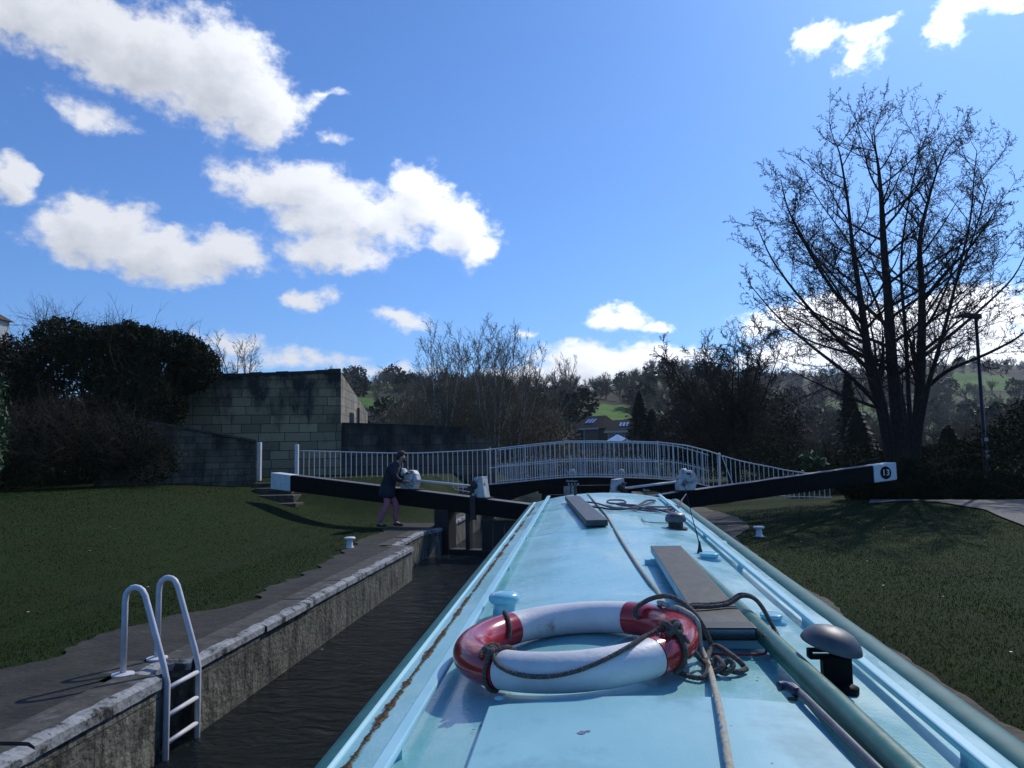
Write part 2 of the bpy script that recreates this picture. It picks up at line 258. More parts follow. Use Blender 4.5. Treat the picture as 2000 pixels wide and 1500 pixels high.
def water_mat():
    M = bpy.data.materials.new('canal_water'); M.use_nodes = True; N, L = M.node_tree.nodes, M.node_tree.links; b = N['Principled BSDF']
    b.inputs['Base Color'].default_value = (.016, .022, .022, 1); b.inputs['Roughness'].default_value = .10; b.inputs['IOR'].default_value = 1.33
    tc = N.new('ShaderNodeTexCoord'); mp = N.new('ShaderNodeMapping'); mp.inputs['Rotation'].default_value = (0, 0, .7); mp.inputs['Scale'].default_value = (1, 1.7, 1); L.new(tc.outputs['Object'], mp.inputs[0])
    a = N.new('ShaderNodeTexNoise'); a.inputs['Scale'].default_value = 3.0; a.inputs['Detail'].default_value = 9; a.inputs['Roughness'].default_value = .62; a.inputs['Distortion'].default_value = 1.2; L.new(mp.outputs[0], a.inputs['Vector'])
    bp = N.new('ShaderNodeBump'); bp.inputs['Strength'].default_value = .8; bp.inputs['Distance'].default_value = .55; L.new(a.outputs['Fac'], bp.inputs['Height']); L.new(bp.outputs[0], b.inputs['Normal'])
    return M
m_water = water_mat()
def rope_mat():
    M = mat('flecked_cream_rope', (.34, .31, .24), (.50, .46, .36), rough=.95, scale=60, bump=.2)
    N, L = M.node_tree.nodes, M.node_tree.links; b = N['Principled BSDF']; src = b.inputs['Base Color'].links[0].from_socket
    uv = N.new('ShaderNodeUVMap'); uv.uv_map = 'UVMap'; mp = N.new('ShaderNodeMapping'); mp.inputs['Scale'].default_value = (2, 24, 1); L.new(uv.outputs[0], mp.inputs[0])
    ck = N.new('ShaderNodeTexVoronoi'); ck.inputs['Scale'].default_value = 1; ck.inputs['Randomness'].default_value = .25; L.new(mp.outputs[0], ck.inputs['Vector'])
    mr = N.new('ShaderNodeMapRange'); L.new(ck.outputs['Distance'], mr.inputs[0]); mr.inputs[1].default_value = .27; mr.inputs[2].default_value = .20
    mx = N.new('ShaderNodeMix'); mx.data_type = 'RGBA'; L.new(mr.outputs[0], mx.inputs[0]); L.new(src, mx.inputs[6]); mx.inputs[7].default_value = (.06, .22, .42, 1); L.new(mx.outputs[2], b.inputs['Base Color'])
    return M
m_rope_c = rope_mat()

# ------------------------------------------------------------------ mesh helpers
class MB:
    def __init__(s): s.v = []; s.f = []; s.uv = []; s.mi = []; s.cur = 0
    def add(s, vs, fs, uvs=None):
        o = len(s.v); s.v += [tuple(p) for p in vs]
        for i, f in enumerate(fs):
            s.f.append(tuple(o+k for k in f)); s.mi.append(s.cur)
            s.uv.append(uvs[i] if uvs else None)
        return s
    def box(s, c, d, rot=None, taper=1.0):
        x, y, z = (k/2 for k in d); P = []
        for (a, b_, g) in ((-1,-1,-1),(1,-1,-1),(1,1,-1),(-1,1,-1),(-1,-1,1),(1,-1,1),(1,1,1),(-1,1,1)):
            t = taper if g > 0 else 1
            q = Vector((a*x*t, b_*y*t, g*z))
            if rot is not None: q = rot @ q
            P.append(q+Vector(c))
        return s.add(P, [(0,3,2,1),(4,5,6,7),(0,1,5,4),(1,2,6,5),(2,3,7,6),(3,0,4,7)])
    def prism(s, poly, off):
        n = len(poly); off = Vector(off); P = [Vector(p) for p in poly]; P += [p+off for p in P]
        return s.add(P, [tuple(range(n-1, -1, -1)), tuple(range(n, 2*n))]+[(i, (i+1) % n, n+(i+1) % n, n+i) for i in range(n)])
    def tube(s, path, rad, n=8, cap=True, uvlen=False):
        P = [Vector(p) for p in path]
        if not isinstance(rad, (list, tuple)): rad = [rad]*len(P)
        T = []
        for i in range(len(P)):
            a = P[max(0, i-1)]; b = P[min(len(P)-1, i+1)]; t = (b-a); T.append(t.normalized() if t.length > 1e-9 else Vector((0, 0, 1)))
        ref = Vector((0, 0, 1)) if abs(T[0].z) < .9 else Vector((1, 0, 0))
        u = T[0].cross(ref).normalized(); vs = []; L = 0; Ls = [0]
        for i in range(1, len(P)): L += (P[i]-P[i-1]).length; Ls.append(L)
        for i, p in enumerate(P):
            u = (u-T[i]*u.dot(T[i])).normalized(); w = T[i].cross(u)
            for k in range(n):
                a = 2*math.pi*k/n; vs.append(p+(u*math.cos(a)+w*math.sin(a))*rad[i])
        fs = []; uvs = []
        for i in range(len(P)-1):
            for k in range(n):
                fs.append((i*n+k, i*n+(k+1) % n, (i+1)*n+(k+1) % n, (i+1)*n+k))
                uvs.append([(k/n, Ls[i]), ((k+1)/n, Ls[i]), ((k+1)/n, Ls[i+1]), (k/n, Ls[i+1])])
        if cap and n > 3:
            fs += [tuple(range(n-1, -1, -1)), tuple((len(P)-1)*n+k for k in range(n))]; uvs += [None, None]
        return s.add(vs, fs, uvs)
    def lathe(s, prof, c, axis=None, n=24, cap=True):
        c = Vector(c); Q = Vector((0, 0, 1)).rotation_difference(Vector(axis)).to_matrix() if axis is not None else Matrix.Identity(3)
        vs = [c+Q@Vector((r*math.cos(2*math.pi*k/n), r*math.sin(2*math.pi*k/n), z)) for (r, z) in prof for k in range(n)]
        fs = [(i*n+k, i*n+(k+1) % n, (i+1)*n+(k+1) % n, (i+1)*n+k) for i in range(len(prof)-1) for k in range(n)]
        if cap: fs += [tuple(range(n-1, -1, -1)), tuple((len(prof)-1)*n+k for k in range(n))]
        return s.add(vs, fs)
    def build(s, name, mats, parent=None, xf=None, smooth=False, bevel=0, origin=None, sub=0):
        if xf is not None: V = [xf @ Vector(p) for p in s.v]
        else: V = [Vector(p) for p in s.v]
        A = np.array(V) if V else np.zeros((1, 3))
        if parent is not None: o = parent_origin(parent)
        else: o = Vector(origin) if origin is not None else Vector(((A[:, 0].min()+A[:, 0].max())/2, (A[:, 1].min()+A[:, 1].max())/2, A[:, 2].min()))
        me = bpy.data.meshes.new(name); me.from_pydata((A-np.array(o)).tolist(), [], s.f)
        if not isinstance(mats, (list, tuple)): mats = [mats]
        for x in mats: me.materials.append(x)
        if any(s.mi): me.polygons.foreach_set('material_index', s.mi)
        if any(u is not None for u in s.uv):
            ul = me.uv_layers.new(name='UVMap'); flat = []
            for f, u in zip(s.f, s.uv):
                for k in range(len(f)): flat += list(u[k]) if u else [0, 0]
            ul.data.foreach_set('uv', flat)
        if smooth: me.polygons.foreach_set('use_smooth', [True]*len(me.polygons))
        me.update()
        ob = bpy.data.objects.new(name, me); col.objects.link(ob)
        if parent is not None: ob.parent = parent
        else: ob.location = o
        if bevel:
            md = ob.modifiers.new('bevel', 'BEVEL'); md.width = bevel; md.segments = 2; md.limit_method = 'ANGLE'
        if sub:
            md = ob.modifiers.new('sub', 'SUBSURF'); md.levels = sub; md.render_levels = sub
        return ob
def parent_origin(p):
    o = Vector(p.location)
    while p.parent is not None: p = p.parent; o = o+Vector(p.location)
    return o
def tag(o, label=None, cat=None, group=None, kind=None):
    if label: o['label'] = label
    if cat: o['category'] = cat
    if group: o['group'] = group
    if kind: o['kind'] = kind
    return o
def thing(name, label, cat, loc, group=None):
    o = bpy.data.objects.new(name, None); o.empty_display_size = .2; col.objects.link(o); o.location = loc
    return tag(o, label, cat, group)
def spline(pts, k=6):
    P = [Vector(p) for p in pts]; out = []
    for i in range(len(P)-1):
        p0 = P[max(0, i-1)]; p1 = P[i]; p2 = P[i+1]; p3 = P[min(len(P)-1, i+2)]
        for j in range(k):
            t = j/k; out.append(.5*((2*p1)+(-p0+p2)*t+(2*p0-5*p1+4*p2-p3)*t*t+(-p0+3*p1-3*p2+p3)*t**3))
    return out+[P[-1]]
def ss(a, b, x): t = min(1, max(0, (x-a)/(b-a))); return t*t*(3-2*t)
def copy_tree(o, parent=None):
    c = o.copy(); col.objects.link(c); c.parent = parent
    for ch in o.children: copy_tree(ch, c)
    return c
def text_mesh(body, size, ext=.003):
    cu = bpy.data.curves.new('text', 'FONT'); cu.body = body; cu.size = size; cu.extrude = ext; cu.space_character = 1.15; cu.align_x = 'CENTER'; cu.align_y = 'CENTER'; cu.offset = size*.02
    t = bpy.data.objects.new('text', cu); col.objects.link(t); bpy.context.view_layer.update()
    me = bpy.data.meshes.new_from_object(t.evaluated_get(bpy.context.evaluated_depsgraph_get()))
    bpy.data.objects.remove(t); return me

# ------------------------------------------------------------------ terrain
COP = .54; WL = -3.0; WR = 1.62
def interp(x, xs, ys): return float(np.interp(x, xs, ys))
# ridge: bearing (px along the skyline) -> height of the hill and its distance
RPX = [-1500, -400, 300, 700, 800, 950, 1100, 1200, 1300, 1420, 1550, 1700, 1900, 2100, 2600, 4000]
RPY = [820, 800, 780, 762, 762, 765, 765, 768, 748, 752, 755, 745, 728, 735, 760, 820]
RDY = [300, 300, 300, 300, 290, 260, 220, 260, 300, 420, 700, 760, 760, 760, 760, 760]
def ridge(x, y):
    t = x/max(y, 1); t = max(-1.6, min(1.9, t))
    # invert bearing to px on the horizon
    px = interp(t, RT, RPX); D = interp(px, RPX, RDY); return D, at(px, interp(px, RPX, RPY), D).z
RT = [at(p, 880, 100).x/100 for p in RPX]
def height(x, y):
    h = COP
    l = -x
    if x < 0 and y < 60:
        a = ss(5.0, 10.8, l); b = ss(17.2, 20.3, y)*ss(3.25, 4.6, l)
        h += .98*max(a, b)*(1-ss(34, 50, y))
    if x > 0:
        h += .22*ss(3.0, 8, x)*ss(10, 17, y)*(1-ss(24, 40, y))
    if y > 40:
        D, H = ridge(x, y)
        t = ss(45, D, y); h = h*(1-t) + t*H if y < D else H*(1-.35*ss(D, D*2.2, y))
        if y > 45: h += (1.2*mnoise.noise(Vector((x*.02, y*.02, 0)))+.5*mnoise.noise(Vector((x*.07, y*.07, 3))))*ss(45, 110, y)*min(3, y/150)
    h += .035*mnoise.noise(Vector((x*.5, y*.5, 1)))*(ss(.8, 2, l-3.2) if x < 0 else ss(.8, 2, x-2.0))
    return h
def in_canal(x, y): return WL-.001 < x < WR+.001 and y < 62
def grid_lines(a, b, step, far, g=1.12):
    L = list(np.arange(a, b, step)); s = step; q = b
    while q < far: L.append(q); s *= g; q += s
    L.append(far); return L
xs = sorted(set([round(v, 3) for v in grid_lines(0, 24, .5, 1100)] + [round(-v, 3) for v in grid_lines(0, 24, .5, 1100)] + [WL-.46, WL-.40, WR+.40, WR+.46]))
ys = [round(v, 3) for v in ([-60, -40, -25, -15, -8] + list(np.arange(-4, 30, .5)) + grid_lines(30, 60, 1.5, 1100, 1.06)) ]
ys = sorted(set(ys+[62, 62.1]))
b = MB(); idx = {}
for j, y in enumerate(ys):
    for i, x in enumerate(xs):
        idx[i, j] = len(b.v); z = -1.6 if (WL-.41 < x < WR+.41 and y <= 62) else height(x, y)
        b.v.append((x, y, z))
for j in range(len(ys)-1):
    for i in range(len(xs)-1):
        b.f.append((idx[i, j], idx[i+1, j], idx[i+1, j+1], idx[i, j+1])); b.mi.append(0); b.uv.append(None)
tag(b.build('ground', m_ground, smooth=True, origin=(0, 0, 0)), kind='structure')
# bright pastures on the hills, laid on the ground as thin sheets
def sheet(name, poly, m, dz, step=None, jit=0, label=None, seed=0, n=40, byy=False):
    """ground-hugging sheet inside a (x,y) polygon outline given as left/right chains"""
    A, Bc = poly; rnd = random.Random(seed); b = MB(); rows = n
    def pt(ch, t):
        t *= len(ch)-1; i = min(int(t), len(ch)-2); q = t-i; return Vector(ch[i][:2])*(1-q)+Vector(ch[i+1][:2])*q
    W = 10
    for r in range(rows+1):
        t = r/rows; p = pt(A, t); q = pt(Bc, t)
        if byy:
            y_ = A[0][1]+(A[-1][1]-A[0][1])*t; p = Vector((interp(y_, [k[1] for k in A], [k[0] for k in A]), y_)); q = Vector((interp(y_, [k[1] for k in Bc], [k[0] for k in Bc]), y_))
        ja = jit*((mnoise.noise(Vector((t*rows*.35, seed, 0)))+.6*mnoise.noise(Vector((t*rows*1.1, seed, 5)))) if not byy else (mnoise.noise(Vector((y_*.7, seed, 0)))+.5*mnoise.noise(Vector((y_*2.6, seed, 5)))+.2*mnoise.noise(Vector((y_*8, seed, 5)))))
        q = q+(q-p).normalized()*ja
        for k in range(W+1):
            s_ = p.lerp(q, k/W); b.v.append((s_.x, s_.y, height(s_.x, s_.y)+dz))
    for r in range(rows):
        for k in range(W): b.f.append((r*(W+1)+k, r*(W+1)+k+1, (r+1)*(W+1)+k+1, (r+1)*(W+1)+k)); b.mi.append(0); b.uv.append(None)
    return tag(b.build(name, m, smooth=True), kind='structure')
# towpath along the left of the lock, worn paving along the right, gravel path far right
le = [atz(*p, COP) for p in ((-300, 1470), (-60, 1345), (230, 1240), (480, 1172), (620, 1112), (700, 1062), (745, 1035))]
sheet('towpath', ([(WL-.28, -2), (WL-.28, 4.93), (WL-.40, 4.97), (WL-.40, 5.55), (WL-.28, 5.58), (WL-.28, 12.5), (WL-.60, 12.62), (WL-.60, 15.3), (WL-.40, 15.9), (WL-.40, 17.0)], [(p.x, p.y) for p in [Vector((-5.4, -2, 0))]+le[1:]]), m_path, .022, jit=.30, seed=3, n=520, byy=True)
re_ = [(2.3, -2)]+[(p.x, p.y) for p in (atz(*q, COP) for q in ((2060, 1470), (1940, 1400), (1790, 1300), (1640, 1200), (1520, 1118), (1445, 1062), (1450, 1040), (1465, 1022), (1420, 1006), (1370, 992)))]
sheet('worn_paving', ([(WR+.28, -2), (WR+.28, 12.5), (WR+.56, 12.8), (WR+.56, 15.2), (WR+.40, 15.9), (WR+.40, re_[-1][1])], re_), m_earth, .022, jit=.12, seed=9, n=260, byy=True)
plo = [(p.x, p.y) for p in (atz(*q, .70) for q in ((1700, 980), (1780, 984), (1850, 990), (1925, 1003), (2000, 1026), (2150, 1090)))]
sheet('gravel_path', (plo, [(at(px_, 880, 18.8).x, 18.8) for px_ in (1690, 1780, 1850, 1925, 2000, 2150)]), m_gravel, .03, jit=.1, seed=4)
# water
tag(MB().add([(WL-.4, -30, 0), (WR+.4, -30, 0), (WR+.4, 62, 0), (WL-.4, 62, 0)], [(0, 1, 2, 3)]).build('water', m_water, origin=(0, 0, 0)), kind='structure')

# ------------------------------------------------------------------ lock walls
def wall_uv(bm, a, b_, z0a, z0b, z1a, z1b, flip=False, u0=0):
    a = Vector((a[0], a[1], 0)); b_ = Vector((b_[0], b_[1], 0)); L = (b_-a).length; n = max(1, int(L/.5))
    for i in range(n):
        t0, t1 = i/n, (i+1)/n; P = a.lerp(b_, t0); Q = a.lerp(b_, t1)
        l0, l1, h0, h1 = z0a+(z0b-z0a)*t0, z0a+(z0b-z0a)*t1, z1a+(z1b-z1a)*t0, z1a+(z1b-z1a)*t1
        vs = [(P.x, P.y, l0), (Q.x, Q.y, l1), (Q.x, Q.y, h1), (P.x, P.y, h0)]; uv = [(u0+t0*L, l0), (u0+t1*L, l1), (u0+t1*L, h1), (u0+t0*L, h0)]
        bm.add(vs, [(0, 1, 2, 3)] if not flip else [(3, 2, 1, 0)], [uv if not flip else uv[::-1]])
def lock_side(name, label, pts, inward, group):
    """pts: plan line of the face (x, y); inward = +1 when the water lies towards +x"""
    t = thing(name, label, 'lock wall', (pts[0][0]-inward*.3, (pts[0][1]+pts[-1][1])/2, -.5), group)
    b = MB()
    for i in range(len(pts)-1): wall_uv(b, pts[i], pts[i+1], -1.5, -1.5, COP-.035, COP-.035, flip=inward > 0, u0=i*3.1)
    bx = pts[0][0]-inward*1.0
    b.add([(pts[0][0], pts[0][1], -1.5), (bx, pts[0][1], -1.5), (bx, pts[0][1], COP-.035), (pts[0][0], pts[0][1], COP-.035)], [(0, 1, 2, 3)])
    b.build('masonry', m_wallL, t)
    # coping: irregular stones butted end to end, whitened along the nose
    for i in range(len(pts)-1):
        a = Vector((*pts[i], 0)); c = Vector((*pts[i+1], 0)); L = (c-a).length; d = (c-a).normalized(); nrm = Vector((d.y, -d.x, 0))*(1 if inward > 0 else -1)
        if nrm.x*inward < -1e-3: nrm = -nrm
        m = max(1, round(L/1.25)); 
        for k in range(m):
            rr = random.Random(i*50+k+int(inward)*7); s0, s1 = k/m*L+.006, (k+1)/m*L-.006; dz = rr.uniform(-.008, .010); pr = rr.uniform(.0, .02)
            sb = max(2, int((s1-s0)/.09)); top = MB(); nose = []
            V = []
            for q in range(sb+1):
                s_ = s0+(s1-s0)*q/sb; p = a+d*s_; j = .012*mnoise.noise(Vector((p.x*6, p.y*6, 4)))+.008*mnoise.noise(Vector((p.x*19, p.y*19, 4)))
                z = COP+.03+dz; f_ = p+nrm*(.02+pr+j); rnd_ = p-nrm*(.015-j); w_ = p-nrm*(.060+j*2.6+.040*mnoise.noise(Vector((p.x*4, p.y*4, 9)))); bk = p-nrm*.30
                V.append([(f_.x, f_.y, COP-.045+j), (f_.x, f_.y, z-.022), (rnd_.x, rnd_.y, z), (w_.x, w_.y, z+.001), (bk.x, bk.y, z), (bk.x, bk.y, COP-.05)])
            st = MB(); flat = [p for r_ in V for p in r_]; fs = []; mi = []
            for q in range(sb):
                for e in range(5):
                    f = (q*6+e, (q+1)*6+e, (q+1)*6+e+1, q*6+e+1); fs.append(f if inward < 0 else f[::-1]); mi.append(1 if e in (0, 1, 2) else 0)
            fs += [tuple(range(6)), tuple(sb*6+e for e in range(5, -1, -1))]; mi += [0, 0]
            st.v = flat; st.f = fs; st.mi = mi; st.uv = [None]*len(fs)
            st.build('coping_stone', [m_coping, m_copedge], t)
    return t
# left wall: near length, ladder recess, long length to the gate recess, set-back by the gate, far length below the gate
RX = WL-.22
ly0, ly1 = 5.08, 5.54
gl = 'lock chamber walls'
lock_side('lock_wall', 'grey stone lock wall with whitened coping, near length in front of the ladder', [(WL, -6), (WL, ly0)], 1, gl)
lock_side('lock_wall', 'narrow sunk recess of stone wall behind the white ladder', [(WL-.02, ly0+.005), (RX, ly0+.07), (RX, ly1-.05), (WL-.02, ly1-.005)], 1, gl)
lock_side('lock_wall', 'long stained stone lock wall with white coping from ladder to gate', [(WL, ly1), (WL, 12.55)], 1, gl)
lock_side('lock_wall', 'set-back stone gate recess just before the left lock gate', [(WL-.03, 12.6), (WL-.36, 12.75), (WL-.36, 15.1), (WL-.12, 15.75)], 1, gl)
lock_side('lock_wall', 'stone lock wall beyond the left gate running under the footbridge', [(WL-.12, 16.5), (WL-.12, 30)], 1, gl)
lock_side('lock_wall', 'right hand lock wall hidden beside the boat', [(WR, -6), (WR, 12.6), (WR+.33, 12.8), (WR+.33, 15.1), (WR+.1, 15.75), (WR+.1, 30)], -1, gl)

# white ladder of bent tube in the recess
ld = thing('ladder', 'white bent tube ladder with two hooped handrails at the lock edge', 'ladder', (WL, (ly0+ly1)/2, COP))
yA, yB = ly0+.02, ly1-.02
for yy in (yA, yB):
    xb, xf = WL-.30, WL+.03
    path = [(xb, yy, COP+.03), (xb, yy, COP+.53)] + [(xb+.075-.075*math.cos(a), yy, COP+.555+.08*math.sin(a)) for a in [math.pi*k/8 for k in range(1, 7)]] + [(xb+.15, yy, COP+.575), (xf-.03, yy, COP+.10), (xf, yy, COP-.02), (xf, yy, -.55)]
    st = MB(); st.tube(path, .021, 12); st.build('stile', m_ladder, ld, smooth=True)
    MB().lathe([(.075, 0), (.075, .012), (.03, .02)], (xb, yy, COP+.028)).build('foot_flange', m_ladder, ld)
for k in range(4):
    z = COP-.06-.185*k; MB().tube([(WL+.03, yA, z), (WL+.03, yB, z)], .017, 10).build('rung', m_ladder, ld, smooth=True)

# bollards
def bollard(px, py, label, z=COP):
    p = atz(px, py, z); t = thing('mooring_bollard', label, 'bollard', p, 'small white mooring bollards on the lock side')
    MB().lathe([(.08, 0), (.068, .03), (.052, .06), (.050, .15)], p, n=20, cap=False).build('stem', m_white, t, smooth=True)
    MB().lathe([(.050, .15), (.092, .162), (.098, .18), (.085, .196), (.0, .20)], p, n=20, cap=False).build('cap', m_white, t, smooth=True)
    MB().lathe([(.12, 0), (.11, .02), (.08, .025)], p, n=20).build('base', m_coping, t)
bollard(683, 1072, 'short white mooring bollard on the left lawn by the towpath')
bollard(1483, 1050, 'short white mooring bollard on the right lawn beside the paving')

# ------------------------------------------------------------------ lock gates
MIT = Vector((-.69, 15.15, 0))
def gate(side, label, end_px, end_Y, end_top, in_px, in_top):
    heel = Vector((WL-.10, 16.05, 0)) if side < 0 else Vector((WR+.10, 16.05, 0))
    t = thing('lock_gate', label, 'lock gate', (heel.x, heel.y, -1), 'pair of lock gates ahead of the boat')
    d = (heel-MIT).normalized(); L = (heel-MIT).length; nrm = Vector((-d.y, d.x, 0))
    if nrm.y > 0: nrm = -nrm                       # towards the camera
    rot = Matrix((d, -nrm, Vector((0, 0, 1)))).transposed()
    zin = at(in_px, in_top, 15.3).z; e = at(end_px, end_top, end_Y)
    Lb = ((Vector((e.x, e.y, 0))-MIT)).dot(d); zout = e.z
    def ztop(s): return zin+(zout-zin)*(s-.2)/(Lb-.2)
    def P(s, off, z): q = MIT+d*s+nrm*off; return Vector((q.x, q.y, z))
    # balance beam, slightly deeper at its outer end
    def beam(s0, s1, grow, m, nm):
        b = MB(); V = []
        for s_ in (s0, s1):
            zt = ztop(s_); th = .33+.06*s_/Lb+grow*2; w = .165+grow
            V += [P(s_, w, zt-th+grow), P(s_, -w, zt-th+grow), P(s_, -w, zt+grow), P(s_, w, zt+grow)]
        b.add(V, [(0, 1, 2, 3), (7, 6, 5, 4), (0, 4, 5, 1), (1, 5, 6, 2), (2, 6, 7, 3), (3, 7, 4, 0)] if side > 0 else [(3, 2, 1, 0), (4, 5, 6, 7), (1, 5, 4, 0), (2, 6, 5, 1), (3, 7, 6, 2), (0, 4, 7, 3)])
        return b.build(nm, m, t, bevel=.02)
    beam(.05, Lb-.62, 0, m_black, 'balance_beam')
    beam(Lb-.62, Lb, .004, m_white, 'white_beam_end')
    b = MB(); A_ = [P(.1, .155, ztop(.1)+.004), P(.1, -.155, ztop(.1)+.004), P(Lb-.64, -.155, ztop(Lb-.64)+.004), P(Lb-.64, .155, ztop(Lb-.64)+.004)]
    b.add(A_, [(0, 1, 2, 3) if side < 0 else (3, 2, 1, 0)]); b.build('sky_sheen_top', m_skysheen, t)  # pale grey strip: sky light on the beam's upper face, painted as colour
    # posts
    zb = lambda s: ztop(s)-.33
    b = MB(); b.box(P(L-.0, 0, (zb(L)-1.2)/2), (.36, .34, zb(L)+1.2), rot); b.build('heel_post', m_wood, t, bevel=.02)
    b = MB(); b.box(P(.2, 0, (zb(.2)-1.2)/2), (.34, .32, zb(.2)+1.2), rot); b.build('mitre_post', m_wood, t, bevel=.02)
    b = MB(); b.box(P(1.98, 0, (zb(1.98)-1.2)/2), (.10, .16, zb(1.98)+1.2), rot); b.build('middle_post', m_wood, t, bevel=.01)
    b = MB(); b.box(P(L/2+.06, 0, .03), (L-.35, .26, .16), rot); b.build('top_bar', m_wood, t, bevel=.02)
    b = MB()
    n = 9
    for k in range(n): b.box(P(.40+(L-.62)*(k+.5)/n, .04, -.62), ((L-.62)/n-.012, .07, 1.14), rot)
    b.build('planking', m_wood, t)
    b = MB()
    for k in range(5): b.box(P(.44+.27*k, .02, (zb(.5)+.1)/2), (.25, .07, zb(.5)-.12), rot)
    b.build('upper_boards', m_wood, t)
    # mooring/paddle stand near the mitre: tapered white post with rusted ratchet
    sp = 1.72 if side < 0 else 1.35
    zt = ztop(sp)
    def plate(poly, off, th_, nm, m, par=t):
        pts = [P(sp0+u, off, z) for (u, z) in poly]; return MB().prism(pts, nrm*th_).build(nm, m, par, bevel=.008)
    sp0 = sp; f = -side
    g = plate([(-.20*f, zt-.02), (.13*f, zt-.02), (.06*f, zt+.43), (-.13*f, zt+.45)], -.12, .24, 'ratchet_stand', m_rack)
    MB().tube([P(sp+.10, .13, zt+.10), P(sp+.10, .13, zt+.36)], [.05, .035], 8).build('rack_bar', m_iron, g)
    MB().lathe([(.07, 0), (.07, .06), (.03, .07)], P(sp+.04, .12, zt+.26), axis=nrm, n=14).build('cog', m_iron, g, smooth=True)
    MB().box(P(sp+.12, .15, zt+.20), (.14, .05, .10), rot).build('pawl', m_iron, g, bevel=.005)
    MB().box(P(sp+.06, .17, zt-.2), (.12, .06, .5), rot).build('paddle_rod', m_iron, g)
    # rounded paddle gear further out along the beam, and the shaft that joins both
    sp0 = sp2 = sp+1.72 if side < 0 else sp+1.62
    zt2 = ztop(sp2)
    prof = [(-.23, -.01), (-.25, .12), (-.20, .26), (-.11, .37), (.0, .43), (.10, .42), (.17, .34), (.20, .22), (.17, .10), (.13, -.01)]
    if side < 0: prof = [(-u, z) for u, z in prof]
    g2 = MB().prism([P(sp2+u, -.10, zt2+z) for u, z in prof], nrm*.20).build('paddle_gear', m_rack, t, bevel=.03)
    MB().lathe([(.11, 0), (.11, .05), (.05, .06)], P(sp2, .10, zt2+.27), axis=nrm, n=18).build('gear_cap', m_rack, g2, smooth=True)
    MB().tube([P(sp2-.05, .02, zt2+.36), P(sp2-.05, .24, zt2+.36)], .025, 8).build('square_spindle', m_iron, g2)
    MB().lathe([(.09, 0), (.11, .03), (.11, .10), (.06, .13)], P(sp2+.14*side*-1, .02, zt2+.36), axis=d, n=14).build('worm_housing', m_rack, g2, smooth=True)
    MB().tube([P(sp+.12, .02, zt+.24), P(sp2-.12, .02, zt2+.20)], .026, 10).build('drive_shaft', m_white, t, smooth=True)
    for s_, z_ in ((sp-.03, zt), (sp2, zt2)): MB().box(P(s_, 0, ztop(s_)+.006), (.46, .30, .02), rot).build('mounting_plate', m_iron, t)
    return t, P, Lb, ztop, rot, nrm, d
gate(-1, 'left lock gate whose white tipped black beam the man leans over', 538, 17.75, 923, 1020, 988)
tr, P, Lb, ztop, rot, nrm, d = gate(1, 'right lock gate, black beam ending in white numbered 13', 1727, 18.2, 903, 1335, 988)
# number 13 on a black disc on the face of the white beam end
q = P(Lb-.31, .171, ztop(Lb-.3)-.20)
dsc = MB().lathe([(.145, 0), (.145, .006)], q, axis=nrm, n=32).build('number_disc', m_disc, tr)
me = text_mesh('13', .19, .002); me.materials.append(m_num)
o = bpy.data.objects.new('number', me); col.objects.link(o); o.parent = dsc
o.matrix_parent_inverse = Matrix.Identity(4)
o.location = q+nrm*.010-parent_origin(dsc); o.rotation_euler = Matrix((d, Vector((0, 0, 1)), nrm)).transposed().to_euler()
hs = tr and MB().tube([P(Lb-.95, 0, ztop(Lb-.95)), P(Lb-.95, 0, ztop(Lb-.95)+.12)], .008, 6).build('handrail_stub', m_iron, tr)
MB().tube([P(Lb-.85, -.05, ztop(Lb-.9)+.10), P(Lb-.25, -.05, ztop(Lb-.3)+.15)], .007, 6).build('hand_bar', m_iron, tr)

# ------------------------------------------------------------------ footbridge
YB = 22.6
fb = thing('footbridge', 'arched iron footbridge with white railings over the canal', 'footbridge', (-.4, YB, .4))
DX = [955, 1010, 1060, 1105, 1160, 1240, 1290, 1340, 1380, 1408]
RTOP = [878, 871.5, 866, 862, 861.5, 862.5, 864, 870, 880, 889]
RBOT = [947, 942, 937, 933, 932, 934, 936, 941, 950, 958]
RMID = [914, 909, 905, 901, 900, 901, 902]
def zpx(px, tab, Y=YB): return at(px, interp(px, DX[:len(tab)], tab), Y)
arch = []
top = [zpx(p, RBOT) for p in np.linspace(955, 1408, 30)]
bot = []
for p in np.linspace(955, 1408, 30):
    u = (p-1165)/175; y = 946+ (34*abs(u)**2.2 if abs(u) < 1.03 else 60); bot.append(at(p, min(y, 1012), YB))
b = MB(); V = []
for a_, c_ in zip(top, bot): V += [(a_.x, YB-.10, a_.z), (c_.x, YB-.10, c_.z), (c_.x, YB+.10, c_.z), (a_.x, YB+.10, a_.z)]
fs = []
for i in range(29):
    o_ = i*4; fs += [(o_, o_+1, o_+5, o_+4), (o_+1, o_+2, o_+6, o_+5), (o_+2, o_+3, o_+7, o_+6), (o_+3, o_, o_+4, o_+7)]
fs += [(3, 2, 1, 0), (116, 117, 118, 119)]
b.add(V, fs); b.build('arched_girder', m_black, fb)
b2 = MB(); b2.add([(x, y+2.2, z) for x, y, z in V], fs); b2.build('arched_girder', m_black, fb)
b = MB(); V = []
for a_ in top: V += [(a_.x, YB+.1, a_.z-.02), (a_.x, YB+.1, a_.z-.10), (a_.x, YB+2.1, a_.z-.10), (a_.x, YB+2.1, a_.z-.02)]
b.add(V, fs); b.build('deck', m_iron, fb)
def rail(tab, Y, off, n=46, r=.017, nm='top_rail', par=fb, m=m_white, a=955, z=1408):
    pts = [zpx(p, tab) for p in np.linspace(a, z, n)]
    MB().tube([(p.x, Y, p.z+off) for p in pts], r, 6).build(nm, m, par, smooth=True)
